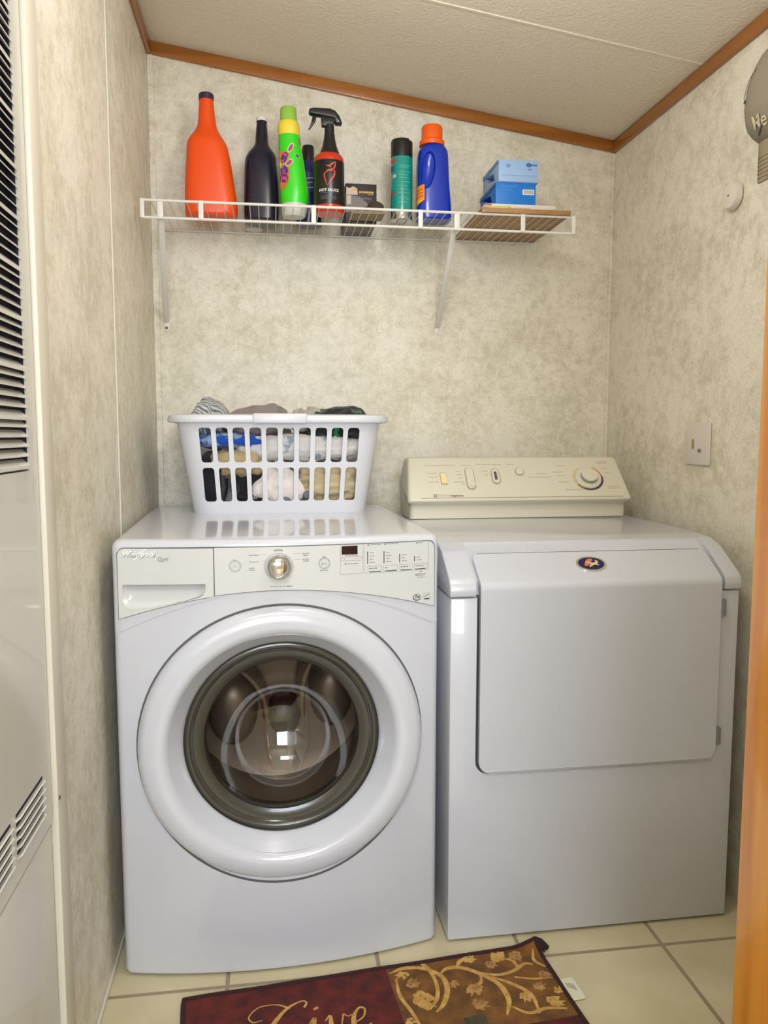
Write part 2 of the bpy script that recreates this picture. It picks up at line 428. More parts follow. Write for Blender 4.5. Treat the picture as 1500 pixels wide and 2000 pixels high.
sl.build('vent_slot', M['dark'], fd); sh.build('vent_hood', M['furnace'], fd, smooth=False)
tg = MB().box(0, 0.020, 0.277, 0.331, 0.0, 2.02, bev=0.004)
ft = tg.build('frame_trim', M['batten'], fd)
MB().lathe([(0, 0), (0.004, 0), (0.003, 0.0015), (0, 0.002)], 12, (0.0195, 0.284, 0.595), 'X').build('screw_head', M['screw'], fd)

# ---------------------------------------------------------------- washer
WW, WD, WH = 0.686, 0.735, 0.945
wsh = thing('washing_machine', 'white front-loading washing machine with round dark glass door under the laundry basket', 'washing machine', (0.0161, -0.9049, 0.0), 0.0345)
def bul(x): return 0.042*(1-((x-0.343)/0.343)**2)
def yf(x, r=0.014):
    b = -bul(min(max(x, 0), WW))
    if x < r: b += r - math.sqrt(max(r*r-(r-x)**2, 0))
    if x > WW-r: b += r - math.sqrt(max(r*r-(x-WW+r)**2, 0))
    return b
def wring(z, ins):
    pts = []; r = 0.014
    xs = [r*(1-math.cos(a*PI/2/5)) for a in range(0, 6)] + [r+(WW-2*r)*k/28 for k in range(1, 28)] + [WW-r*(1-math.cos(a*PI/2/5)) for a in range(5, -1, -1)]
    for x in xs: pts.append((x, yf(x)))
    for k in range(5): a = k*PI/8; pts.append((WW-0.01+0.01*math.cos(a), WD-0.01+0.01*math.sin(a)))
    for k in range(5): a = PI/2+k*PI/8; pts.append((0.01+0.01*math.cos(a), WD-0.01+0.01*math.sin(a)))
    cx, cy = WW/2, (WD-0.04)/2
    return [(cx+(x-cx)*(1-ins/(WW/2)), cy+(y-cy)*(1-ins/(WD/2+0.02)), z) for x, y in pts]
rings = [wring(0.003, 0.008), wring(0.006, 0.003), wring(0.014, 0.0)]
R_ = 0.018
for k in range(7):
    a = k*PI/2/6; rings.append(wring(WH-R_+R_*math.sin(a), R_*(1-math.cos(a))))
body = MB().loft(rings).build('cabinet', M['enamel'], wsh)
DC = (0.343, 0.506)
cut = MB().lathe([(0, -0.1), (0.238, -0.1), (0.238, 0.36), (0, 0.36)], 64, (DC[0], 0, DC[1]), 'Y')
boolean(body, cut)
hole = [(0.022, 0.852), (0.0215, 0.845), (0.0215, 0.822), (0.024, 0.812), (0.030, 0.806), (0.040, 0.804), (0.07, 0.806), (0.11, 0.812), (0.15, 0.820), (0.175, 0.827), (0.184, 0.833), (0.188, 0.842), (0.1885, 0.852), (0.187, 0.855), (0.024, 0.8535)]
def hole_cutter(g=1.0015):
    return MB().prism([(0.105+(x-0.105)*(1+0.02*g), 0.830+(z-0.830)*(1+0.05*g)) for x, z in hole], -0.06, 0.040, 'Y')
boolean(body, hole_cutter())
MB().box(0.02, WW-0.02, 0.02, WD-0.03, 0.0, 0.006).build('base', M['black_plastic'], wsh)
def face(off):   # maps (x, z, t) onto the bulged front
    return lambda u, v, t: (u, yf(u)-off-t, v)
def low(x, base, k=1.0):  # panel lower boundary
    s = min(1, abs((x-0.336)/0.335)); return base + (0.839-base)*(1-s**1.9) if k else base
# fascia band
up = [(0.004+0.678*i/40, low(0.004+0.678*i/40, 0.748)) for i in range(41)]
fb = MB(); conform(fb, flat([up + [(0.678, 0.924), (0.672, 0.930), (0.014, 0.930), (0.008, 0.924)]]), face(-0.0005), 0.0022, stepx=0.012)
fas = fb.build('fascia', M['enamel'], wsh)
boolean(fas, hole_cutter())
# drawer front with a scooped handle
def arc(cx, cy, r, a0, a1, n=5): return [(cx+r*math.cos(a0+(a1-a0)*k/n), cy+r*math.sin(a0+(a1-a0)*k/n)) for k in range(n+1)]
lowL = [(0.0125+0.192*i/14, low(0.0125+0.192*i/14, 0.778)) for i in range(15)]
outer = lowL + [(0.2045, 0.928)] + arc(0.0275, 0.913, 0.015, PI/2, PI)
hole = [(0.022, 0.852), (0.0215, 0.845), (0.0215, 0.822), (0.024, 0.812), (0.030, 0.806), (0.040, 0.804), (0.07, 0.806), (0.11, 0.812), (0.15, 0.820), (0.175, 0.827), (0.184, 0.833), (0.188, 0.842), (0.1885, 0.852), (0.187, 0.855), (0.024, 0.8535)]
db = MB(); conform(db, flat([outer, hole]), face(0.0012), 0.003, stepx=0.012)
drw = db.build('drawer', M['fascia'], wsh)
pk = MB()
def pocket(u, v, t):
    s = max(0, min(1, (v-0.802)/0.053)); e = min(1, max(0, (u-0.018)/0.02))*min(1, max(0, (0.192-u)/0.02))
    return (u, yf(u)-0.0035+0.030*(s**1.3)*e*1.0+0.002-t, v)
conform(pk, flat([hole]), pocket, 0.002, stepx=0.006, stepy=0.004)
pk.build('drawer_handle', M['fascia'], drw)
# control panel
lowR = [(0.2065+0.468*i/36, low(0.2065+0.468*i/36, 0.786)) for i in range(37)]
cp = MB(); conform(cp, flat([lowR + arc(0.659, 0.914, 0.015, 0, PI/2) + [(0.2065, 0.929)]]), face(0.0012), 0.003, stepx=0.012)
pan = cp.build('control_panel', M['fascia'], wsh)
# dark outline seams around both panels
sm = MB()
edge = lowL[:-1] + lowR + arc(0.659, 0.914, 0.0155, 0, PI/2) + [(0.2055, 0.9297)] + arc(0.0275, 0.913, 0.0155, PI/2, PI)
bmE = flat([[(p[0] + (0.0013 if p[0] > 0.66 else (-0.0013 if p[0] < 0.013 else 0)), p[1] + (0.0011 if p[1] > 0.9 else -0.0014)) for p in edge]])
conform(sm, bmE, face(0.0016), 0.0007, stepx=0.012)
gap_ = sm.build('panel_gap', M['seam'], wsh)
boolean(gap_, hole_cutter())
F0 = face(0.0042)
# printing on the control panel
pr = MB()
def bar(mb, x0, x1, z0, z1, fn, th=0.0003, mi=0): conform(mb, flat([[(x0, z0), (x1, z0), (x1, z1), (x0, z1)]]), fn, th, mi, stepx=0.02)
def scribble(mb, x, z, w, h, fn, mi=0):
    # illegible small print: short blocks like words
    u = x
    while u < x+w-0.001:
        l = min(random.uniform(0.003, 0.007), x+w-u); bar(mb, u, u+l, z-h/2, z+h/2, fn, mi=mi); u += l+0.0014
for (x, z, w) in ((0.276, 0.913, 0.022), (0.276, 0.899, 0.020), (0.276, 0.886, 0.012), (0.276, 0.882, 0.012), (0.385, 0.914, 0.014), (0.387, 0.910, 0.010), (0.385, 0.902, 0.015), (0.387, 0.898, 0.012), (0.326, 0.921, 0.020), (0.318, 0.847, 0.046), (0.245, 0.9035, 0.006), (0.427, 0.9055, 0.007), (0.421, 0.877, 0.017)):
    scribble(pr, x, z, w, 0.0016, F0)
for (x, z, w) in ((0.303, 0.9135, 0.010), (0.302, 0.9, 0.008), (0.364, 0.914, 0.018), (0.368, 0.902, 0.013)): bar(pr, x, x+w, z, z+0.0004, F0)
def ring(mb, cx, cz, r, w, fn, mi=0): conform(mb, flat([ellipse(cx, cz, r), ellipse(cx, cz, r-w)]), fn, 0.0003, mi)
ring(pr, 0.248, 0.891, 0.0122, 0.0009, F0); ring(pr, 0.248, 0.891, 0.0094, 0.0005, F0); ring(pr, 0.248, 0.891, 0.0032, 0.0006, F0)
ring(pr, 0.4305, 0.892, 0.0122, 0.0009, F0); ring(pr, 0.4305, 0.892, 0.0098, 0.0005, F0)
conform(pr, flat([[(0.4255, 0.8885), (0.4295, 0.8905), (0.4255, 0.8935)]]), F0, 0.0003); bar(pr, 0.4315, 0.4325, 0.8885, 0.8935, F0); bar(pr, 0.4345, 0.4355, 0.8885, 0.8935, F0)
def frame(mb, x0, x1, z0, z1, w, r, fn, mi=0): conform(mb, flat([rrect(x0, x1, z0, z1, r), rrect(x0+w, x1-w, z0+w, z1-w, max(r-w, 0.0003))]), fn, 0.0003, mi, stepx=0.02)
frame(pr, 0.464, 0.513, 0.867, 0.9305, 0.0005, 0.001, F0)
frame(pr, 0.5155, 0.661, 0.867, 0.9305, 0.0005, 0.003, F0)
frame(pr, 0.466, 0.511, 0.895, 0.9035, 0.0005, 0.001, F0)
for x in (0.523, 0.558, 0.593, 0.627):
    frame(pr, x, x+0.031, 0.8700, 0.8815, 0.0004, 0.001, F0); scribble(pr, x+0.003, 0.8765, 0.019 if x != 0.558 else 0.008, 0.0017, F0)
for x, h, nn in ((0.524, 0.027, 4), (0.560, 0.026, 4), (0.595, 0.019, 3), (0.629, 0.012, 2)):
    for q in range(nn): scribble(pr, x+0.004, 0.8875+h*(q+0.3)/nn, 0.008 if q % 2 else 0.011, 0.0014, F0)
scribble(pr, 0.530, 0.927, 0.022, 0.0015, F0); scribble(pr, 0.566, 0.9275, 0.024, 0.0015, F0); scribble(pr, 0.638, 0.9265, 0.009, 0.0015, F0)
scribble(pr, 0.480, 0.8885, 0.022, 0.0016, F0); scribble(pr, 0.475, 0.9065, 0.026, 0.0012, F0)
scribble(pr, 0.630, 0.858, 0.024, 0.0015, F0); scribble(pr, 0.634, 0.851, 0.018, 0.0012, F0)
pr.build('panel_print', M['print'], pan, smooth=False)
pd = MB()
for x, h in ((0.522, 0.027), (0.558, 0.026), (0.593, 0.019), (0.627, 0.012)): bar(pd, x, x+0.0018, 0.886, 0.886+h, F0)
for x in (0.527, 0.562, 0.596, 0.629): bar(pd, x, x+0.025, 0.8685, 0.8698, F0)
for x, z in ((0.522, 0.9265), (0.559, 0.927), (0.631, 0.926), (0.473, 0.8885), (0.640, 0.864), ): conform(pd, flat([[(x, z-0.001), (x+0.005, z-0.0006), (x+0.004, z+0.0012), (x+0.001, z+0.0008)]]), F0, 0.0003)
bar(pd, 0.630, 0.652, 0.8545, 0.8553, F0); bar(pd, 0.472, 0.475, 0.8988, 0.8996, F0); bar(pd, 0.498, 0.501, 0.8988, 0.8996, F0)
conform(pd, shift(text2d('NORMAL', 0.0042, align='CENTER'), 0.336, 0.9225), F0, 0.0003)
conform(pd, shift(text2d('he', 0.011, 0.3, 0.0002, 'CENTER'), 0.6345, 0.8085), F0, 0.0003)
conform(pd, flat([ellipse(0.634, 0.807, 0.0098, 0.0072), ellipse(0.6345, 0.8075, 0.0085, 0.0057)]), F0, 0.0003)
frame(pd, 0.650, 0.664, 0.801, 0.815, 0.0003, 0.0005, F0); bar(pd, 0.651, 0.663, 0.8015, 0.8035, F0)
conform(pd, ribbon([(0.651, 0.807), (0.656, 0.8095), (0.662, 0.812)], [0.0006, 0.0012, 0.0006]), F0, 0.0003)
conform(pd, shift(text2d('wash', 0.0042, 0.4), 0.352, 0.8465), F0, 0.0003)
pd.build('panel_marks', M['print_dark'], pan, smooth=False)
ds = MB(); bar(ds, 0.467, 0.501, 0.9085, 0.9265, F0, 0.0006); ds.build('display', M['lcd'], pan)
lg = MB(); FD = face(0.0042)
conform(lg, shift(text2d('Whirlpool', 0.0165, 0.25, 0.0009, xs=0.96), 0.0221, 0.9161), FD, 0.0003, 1, stepx=0.01)
conform(lg, shift(text2d('Whirlpool', 0.0165, 0.25, 0.0004, xs=0.96), 0.0215, 0.9165), FD, 0.0006, stepx=0.01)
conform(lg, ribbon([(0.042, 0.904), (0.050, 0.908), (0.062, 0.921), (0.070, 0.926), (0.060, 0.925)], [0.0004, 0.0014, 0.0012, 0.0008, 0.0003]), FD, 0.0005)
conform(lg, ribbon([(0.024, 0.922), (0.030, 0.9265), (0.040, 0.9262)], [0.0003, 0.001, 0.0003]), FD, 0.0005)
lg.build('logo', [mat('logo_white', (252, 252, 255), 0.3), mat('logo_edge', (178, 178, 176), 0.4)], drw, smooth=False)
lg = MB(); conform(lg, shift(text2d('Duet', 0.0105, 0.35), 0.0925, 0.907), FD, 0.0004, stepx=0.01)
conform(lg, ribbon([(0.095, 0.901), (0.1, 0.9025), (0.108, 0.9015)], [0.0003, 0.0012, 0.0003]), FD, 0.0004)
lg.build('model_lettering', M['print'], drw, smooth=False)
# knob
KX, KZ = 0.3365, 0.890; ky = yf(KX)-0.0040
kn = MB().lathe([(0.0, 0.0), (0.0305, 0.0), (0.0300, -0.004), (0.0275, -0.008), (0.0255, -0.006), (0, -0.006)], 48, (KX, ky, KZ), 'Y').build('knob_ring', M['fascia'], pan)
MB().lathe([(0.0, -0.004), (0.0245, -0.004), (0.0240, -0.020), (0.0215, -0.023), (0.0195, -0.021), (0.0185, -0.018), (0, -0.018)], 48, (KX, ky, KZ), 'Y').build('knob', mat('brushed_knob', (176, 174, 166), 0.25, metal=0.6), pan)
MB().lathe([(0.0, -0.022), (0.010, -0.0215), (0.0165, -0.019), (0.0178, -0.017), (0, -0.016)], 48, (KX, ky, KZ), 'Y').build('knob_cap', M['chrome'], pan)
# door ring
DR = 0.300
prof = [(0.3005, 0.010), (0.3005, -0.020), (0.2985, -0.032), (0.2930, -0.0415), (0.284, -0.0475), (0.270, -0.051), (0.256, -0.0515), (0.247, -0.0495), (0.2415, -0.0455), (0.2375, -0.039), (0.226, -0.022), (0.216, -0.006), (0.2095, 0.004), (0.208, 0.012), (0.222, 0.030), (0.236, 0.020)]
dr = MB().lathe(prof, 96, (DC[0], 0, DC[1]), 'Y').build('door', M['enamel'], wsh, angle=1.2)
dg = MB(); conform(dg, flat([ellipse(DC[0], DC[1], 0.3040, n=96), ellipse(DC[0], DC[1], 0.2990, n=96)]), face(-0.001), 0.0016, stepx=0.02)
dg.build('door_gap', M['seam'], wsh, smooth=False)
MB().lathe([(0.2095, 0.0), (0.2085, 0.004), (0.202, 0.001), (0.195, 0.004), (0.190, 0.012), (0.180, 0.013), (0.168, 0.018), (0.170, 0.024), (0.166, 0.032), (0.164, 0.046), (0.190, 0.050), (0.208, 0.026), (0.2095, 0.0)], 96, (DC[0], 0, DC[1]), 'Y').build('door_rim', M['gasket'], dr, angle=0.9)
bw = []
for k in range(0, 19):
    a = k/18; th = math.radians(62)*(1-a); Rb = 0.168/math.sin(math.radians(62))
    bw.append((Rb*math.sin(th) if k < 18 else 0.0, 0.028+Rb*(math.cos(th)-math.cos(math.radians(62)))*1.15))
MB().lathe(bw, 96, (DC[0], 0, DC[1]), 'Y').build('glass_bowl', M['glass'], dr, angle=1.5)
# drum behind the glass
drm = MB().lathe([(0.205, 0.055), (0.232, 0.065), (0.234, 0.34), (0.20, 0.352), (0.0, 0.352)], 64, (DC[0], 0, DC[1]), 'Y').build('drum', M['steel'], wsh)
def refl_arc(pts, w, d=0.035):  # bronze arcs modelled to imitate reflections in the glass bowl
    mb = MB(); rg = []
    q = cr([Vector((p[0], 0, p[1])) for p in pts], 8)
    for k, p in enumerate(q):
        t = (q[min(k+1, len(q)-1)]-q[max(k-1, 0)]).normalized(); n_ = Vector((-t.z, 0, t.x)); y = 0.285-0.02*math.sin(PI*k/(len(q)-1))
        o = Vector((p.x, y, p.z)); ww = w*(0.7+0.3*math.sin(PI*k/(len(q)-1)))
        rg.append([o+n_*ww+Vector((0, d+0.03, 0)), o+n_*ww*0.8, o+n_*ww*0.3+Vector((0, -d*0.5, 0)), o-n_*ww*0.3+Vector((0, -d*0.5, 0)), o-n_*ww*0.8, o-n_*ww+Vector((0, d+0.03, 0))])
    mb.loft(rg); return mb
refl_arc([(0.215, 0.610), (0.253, 0.582), (0.288, 0.547), (0.310, 0.500), (0.314, 0.450)], 0.0135).build('reflection_arc', M['refl_bronze'], drm, angle=1.2)
refl_arc([(0.452, 0.640), (0.428, 0.600), (0.408, 0.556), (0.402, 0.505), (0.404, 0.450)], 0.0135).build('reflection_arc', M['refl_bronze'], drm, angle=1.2)
def dome(cx, cz, rx, rz, y, d, m, nm):  # pale and dark domes shaped after reflections in the bowl, not drum parts
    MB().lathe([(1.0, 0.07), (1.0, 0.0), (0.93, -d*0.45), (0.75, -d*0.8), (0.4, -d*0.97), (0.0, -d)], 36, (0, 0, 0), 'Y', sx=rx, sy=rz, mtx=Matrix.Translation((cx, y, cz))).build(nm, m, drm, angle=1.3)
dome(0.232, 0.478, 0.062, 0.092, 0.285, 0.045, M['steel'], 'reflection_dome')
dome(0.478, 0.508, 0.054, 0.088, 0.285, 0.045, M['steel'], 'reflection_dome')
dome(0.360, 0.452, 0.040, 0.052, 0.285, 0.030, M['refl_dark'], 'reflection_dark')

# ---------------------------------------------------------------- dryer
dry = thing('clothes_dryer', 'white dryer with cream control console and oval badge beside the washing machine', 'dryer', (0.726, -0.8944, 0.0), 0.0069)
cb_ = MB().box(0, 0.686, 0, 0.745, 0.006, 0.8005, bev=0.004).build('cabinet', M['enamel2'], dry)
boolean(cb_, MB().prism(rrect(0.060, 0.642, 0.397, 0.86, 0.030, 8), -0.02, 0.02, 'Y'))
MB().box(0.055, 0.647, 0.0195, 0.024, 0.39, 0.80).build('door_recess', M['seam'], dry)
MB().box(0.03, 0.656, 0.03, 0.72, 0.0, 0.010).build('base', M['black_plastic'], dry)
prof = [(-0.004, 0.8035), (-0.006, 0.818), (-0.002, 0.832), (0.010, 0.843), (0.085, 0.893), (0.130, 0.9075), (0.180, 0.912), (0.5, 0.914), (0.745, 0.914), (0.745, 0.8035)]
tp = MB().prism(prof, -0.002, 0.688, 'X', bev=0.0035, seg=3).build('top_panel', M['enamel2'], dry)
cutp = [(-0.03, 0.79), (0.020, 0.79), (0.020, 0.834), (0.096, 0.8825), (0.128, 0.9035), (0.128, 0.925), (-0.03, 0.90)]
boolean(tp, MB().prism(cutp, 0.056, 0.646, 'X', bev=0.006, seg=3))
# door: front slab bending back over the slope
df = MB()
def dmap(u, v, t):
    # v = arc length measured from the bottom; front plane then slope
    zb, zk = 0.402, 0.8185; L1 = zk-zb; sl_ = math.atan2(0.052, 0.080); rb = 0.006
    ang = sl_
    a0 = PI/2; a1 = ang    # direction of travel: up then (cos,sin) back
    turn = a0-a1; arcl = rb*turn
    if v <= L1: p = (0.0, zb+v); d = a0
    elif v <= L1+arcl:
        th = (v-L1)/rb; p = (rb-rb*math.cos(th), zk+rb*math.sin(th)); d = a0-th
    else:
        th = turn; q = v-L1-arcl; p = (rb-rb*math.cos(th)+q*math.cos(a1), zk+rb*math.sin(th)+q*math.sin(a1)); d = a1
    n = (-math.sin(d), math.cos(d))
    return (u, p[0]+0.004+n[0]*t, p[1]+n[1]*t)
hh = 0.4165+0.006*1.0+0.098
conform(df, flat([rrect(0.066, 0.636, 0, hh, 0.026, 8)]), dmap, 0.015, stepx=0.0, stepy=0.002)
door = df.build('door', M['enamel2'], dry, angle=0.7)
bvm = door.modifiers.new('bevel', 'BEVEL'); bvm.width = 0.003; bvm.segments = 3; bvm.limit_method = 'ANGLE'; bvm.angle_limit = 1.0
for z in (0.742, 0.437):
    MB().box(0.6385, 0.6475, -0.012, 0.004, z, z+0.040, bev=0.001).lathe([(0, -0.001), (0.003, -0.001), (0.003, 0.042), (0, 0.042)], 10, (0.6395, -0.010, z)).build('hinge', M['grey_metal'], dry)
# badge
A = 0.010; 
def slope(off):
    base = 0.4165+0.006
    return lambda u, v, t: dmap(u, base+v, 0.015+off+t)
bd = MB(); conform(bd, flat([ellipse(0.338, 0.048, 0.036, 0.0245, 48)]), slope(0), 0.003); bdg = bd.build('badge', M['chrome'], door)
bd = MB(); conform(bd, flat([ellipse(0.338, 0.048, 0.031, 0.020, 48)]), slope(0.003), 0.0006); bd.build('badge_field', mat('badge_navy', (28, 24, 70), 0.25), door)
bd = MB()
conform(bd, ribbon([(0.322, 0.040), (0.330, 0.050), (0.336, 0.058), (0.344, 0.060)], [0.006, 0.012, 0.010, 0.004]), slope(0.0036), 0.0004, 0)
conform(bd, ribbon([(0.330, 0.036), (0.340, 0.044), (0.352, 0.050), (0.350, 0.058)], [0.003, 0.007, 0.006, 0.003]), slope(0.0042), 0.0004, 1)
conform(bd, ribbon([(0.326, 0.052), (0.340, 0.046), (0.354, 0.040)], [0.002, 0.0035, 0.0015]), slope(0.0048), 0.0004, 2)
bd.build('badge_emblem', [mat('badge_orange', (206, 122, 66), 0.4), mat('badge_gold', (214, 190, 128), 0.4), M['white_cap']], door)
# console
CA = Vector((0, 0.548, 0.978)); CBv = Vector((0, 0.635, 1.087)); cv = (CBv-CA).normalized(); cn = Vector((0, -cv.z, cv.y))
cprof = [(0.568, 0.9145), (0.568, 0.950), (0.562, 0.957), (0.549, 0.963), (0.5435, 0.970), (0.548, 0.978), (0.633, 1.085), (0.641, 1.090), (0.70, 1.090), (0.735, 1.02), (0.735, 0.9145)]
b = bmesh.new()
rg = []
for i in range(9):
    # end rounding: shrink the profile towards both ends
    pass
con = MB()
def cring(x, s, tap):
    out = []
    for (y, z) in cprof:
        out.append((x, 0.65+(y-0.65)*s, 0.9145+(z-0.9145)*(1-(1-s)*0.5)))
    return out
def xe(y, z, x):  # ends lean in towards the top, neck narrower
    k = max(0, (z-0.975)/0.115); neck = 0.010 if z < 0.958 else 0.0
    e = 0.004+0.012*k+neck
    return e if x < 0.343 else 0.686-e
rr_ = []
for (d, s) in ((0.0, 0.90), (0.003, 0.965), (0.008, 0.992), (0.014, 1.0)):
    rr_.append([(xe(y, z, 0)+d, 0.66+(y-0.66)*s, 0.9145+(z-0.9145)*(s if z > 1.0 else 1)) for y, z in cprof])
for x in (0.2, 0.343, 0.5): rr_.append([(x, y, z) for y, z in cprof])
for (d, s) in ((0.014, 1.0), (0.008, 0.992), (0.003, 0.965), (0.0, 0.90)):
    rr_.append([(xe(y, z, 1)-d, 0.66+(y-0.66)*s, 0.9145+(z-0.9145)*(s if z > 1.0 else 1)) for y, z in cprof])
cons = con.loft(rr_).build('control_console', M['almond'], dry, angle=0.75)
bvm = cons.modifiers.new('bevel', 'BEVEL'); bvm.width = 0.004; bvm.segments = 3; bvm.limit_method = 'ANGLE'; bvm.angle_limit = 0.5
def cf(off): 
    return lambda u, v, t: tuple(Vector((u, 0, 0)) + Vector((0, CA.y, CA.z)) + cv*v + cn*(off+t))
C0 = cf(0.0004)
pr = MB()
for (x, z, w) in ((0.064, 0.115, 0.092), (0.172, 0.115, 0.036), (0.223, 0.117, 0.078), (0.316, 0.117, 0.022), (0.068, 0.086, 0.03), (0.074, 0.073, 0.026), (0.070, 0.055, 0.03), (0.155, 0.092, 0.018), (0.158, 0.082, 0.014), (0.162, 0.070, 0.012), (0.145, 0.055, 0.032), (0.168, 0.047, 0.012), (0.236, 0.093, 0.018), (0.242, 0.08, 0.01), (0.40, 0.082, 0.034), (0.375, 0.07, 0.07), (0.47, 0.112, 0.028), (0.455, 0.088, 0.028), (0.465, 0.075, 0.026), (0.465, 0.052, 0.03), (0.48, 0.024, 0.10), (0.615, 0.035, 0.034), (0.615, 0.028, 0.036), (0.61, 0.1, 0.02), (0.62, 0.083, 0.02)):
    scribble(pr, x, z, w, 0.0018, C0)
conform(pr, shift(text2d('MAYTAG', 0.0085, xs=1.3), 0.092, 0.0065), C0, 0.0003)
pr.build('console_print', mat('faint_print', (176, 168, 154), 0.6), cons, smooth=False)
pr = MB(); bar(pr, 0.042, 0.655, -0.0018, -0.0008, C0)
conform(pr, flat([rrect(0.079, 0.089, 0.002, 0.011, 0.001), rrect(0.081, 0.087, 0.004, 0.009, 0.0005)]), C0, 0.0003)
conform(pr, shift(text2d('neptune', 0.011, 0.3, 0.0002), 0.130, 0.0065), C0, 0.0003)
pr.build('console_marks', mat('brown_print', (120, 100, 92), 0.6), cons, smooth=False)
pr = MB(); scribble(pr, 0.600, 0.126, 0.034, 0.0016, C0); scribble(pr, 0.598, 0.120, 0.036, 0.0016, C0); pr.build('console_red_print', mat('red_print', (206, 150, 130), 0.6), cons, smooth=False)
def pillbtn(name, cx, cz, hw_, hh_, m, th, rim=None):
    mb = MB()
    conform(mb, flat([rrect(cx-hw_-0.0022, cx+hw_+0.0022, cz-hh_-0.0022, cz+hh_+0.0022, hw_+0.002), rrect(cx-hw_, cx+hw_, cz-hh_, cz+hh_, hw_-0.0002)]), cf(0), 0.0012, 1)
    conform(mb, flat([rrect(cx-hw_+0.001, cx+hw_-0.001, cz-hh_+0.001, cz+hh_-0.001, max(hw_-0.0015, 0.0005))]), cf(0), th, 0)
    return mb.build(name, [m, mat('bezel_tan', (180, 160, 128), 0.4)], cons, smooth=False)
mb = MB(); conform(mb, flat([rrect(0.107, 0.127, 0.045, 0.088, 0.002)]), cf(0), 0.001, 1)
mb.prism([(0.047, 0.0), (0.047, 0.006), (0.066, 0.0035), (0.086, 0.0015), (0.086, 0.0)], 0.1085, 0.1255, 'X', mi=0,
         mtx=Matrix(((1, 0, 0, 0), (0, cv.y, cn.y, CA.y), (0, cv.z, cn.z, CA.z), (0, 0, 0, 1))))
mb.build('rocker_switch', [mat('rocker_cream', (240, 224, 176), 0.35), mat('rocker_bezel', (190, 164, 110), 0.4)], cons, smooth=False)
pillbtn('selector_button', 0.1965, 0.066, 0.012, 0.0375, M['almond'], 0.004)
mb = MB(); conform(mb, flat([ellipse(0.199, 0.043, 0.0095)]), cf(0.004), 0.003); mb.build('selector_nub', M['almond'], cons)
pillbtn('signal_switch', 0.275, 0.074, 0.0115, 0.026, M['almond'], 0.003)
mb = MB(); conform(mb, flat([rrect(0.2705, 0.2785, 0.060, 0.089, 0.002)]), cf(0.003), 0.001); mb.build('switch_slot', mat('slot_grey', (88, 82, 92), 0.5), cons)
pillbtn('start_button', 0.3505, 0.090, 0.0125, 0.0125, M['almond'], 0.004)
# dial on the console
mt = Matrix(((1, 0, 0, 0.560), (0, cv.y, cn.y, 0), (0, cv.z, cn.z, 0), (0, 0, 0, 1)))
dp = Vector((0, CA.y, CA.z)) + cv*0.065
mt = Matrix(((1, 0, 0, 0.560), (0, cv.y, cn.y, dp.y), (0, cv.z, cn.z, dp.z), (0, 0, 0, 1)))
mb = MB()
def arcband(a0, a1, mi):
    n = 14; o = [(0.560+0.0475*math.cos(a0+(a1-a0)*k/n), 0.065+0.0440*math.sin(a0+(a1-a0)*k/n)) for k in range(n+1)]
    i = [(0.560+0.041*math.cos(a0+(a1-a0)*k/n), 0.065+0.038*math.sin(a0+(a1-a0)*k/n)) for k in range(n, -1, -1)]
    conform(mb, flat([o+i]), C0, 0.0003, mi)
arcband(math.radians(-115), math.radians(10), 0); arcband(math.radians(10), math.radians(65), 1); arcband(math.radians(120), math.radians(215), 2); arcband(math.radians(215), math.radians(245), 3)
mb.build('dial_scale', [mat('scale_blue', (74, 66, 96), 0.5), mat('scale_orange', (222, 120, 70), 0.5), mat('scale_tan', (206, 190, 146), 0.5), mat('scale_brown', (150, 120, 90), 0.5)], cons, smooth=False)
dl = MB().lathe([(0, 0.0), (0.0405, 0.0), (0.0400, 0.004), (0.0375, 0.0065), (0.024, 0.0065), (0, 0.0065)], 48, mtx=mt, sy=0.95).build('dial', M['almond'], cons)
MB().lathe([(0.0252, 0.006), (0.0252, 0.018), (0.0235, 0.021), (0.0, 0.0215)], 40, mtx=mt, sy=0.95, mis=[1, 0, 0]).build('dial_knob', [M['almond'], mat('knob_side', (160, 154, 140), 0.35)], dl)

# ---------------------------------------------------------------- wire shelf
ZS = 1.780; YS = -0.32; X0, X1 = 0.010, 1.210
shf = thing('wire_shelf', 'white wire shelf with diagonal braces mounted high on the back wall', 'shelf', (0.0, 0.0, ZS))
MB().tube([(X0, YS, 0), (X1, YS, 0)], 0.0036, 10).tube([(X0, YS, -0.045), (X1, YS, -0.045)], 0.0036, 10).build('front_rail', M['wire'], shf)
MB().tube([(X0+0.01, -0.008, 0), (X1-0.01, -0.008, 0)], 0.003, 8).tube([(X0+0.01, -0.16, -0.004), (X1-0.01, -0.16, -0.004)], 0.0026, 8).build('back_rail', M['wire'], shf)
dk = MB(); x = X0+0.020
while x < X1-0.005:
    dk.tube([(x, -0.004, 0.0008), (x, YS+0.002, 0.0008), (x, YS-0.003, -0.003)], 0.0013, 6); x += 0.0238
dk.build('deck_wires', M['wire'], shf)
for xx in (X0, 0.163, 0.465, 0.763, 1.059, X1):
    hw_ = 0.0055 if xx in (X0, X1) else 0.0065
    MB().box(xx-hw_, xx+hw_, YS-0.0058, YS-0.0028, -0.047, 0.003, bev=0.001).build('rail_strap', M['wire'], shf)
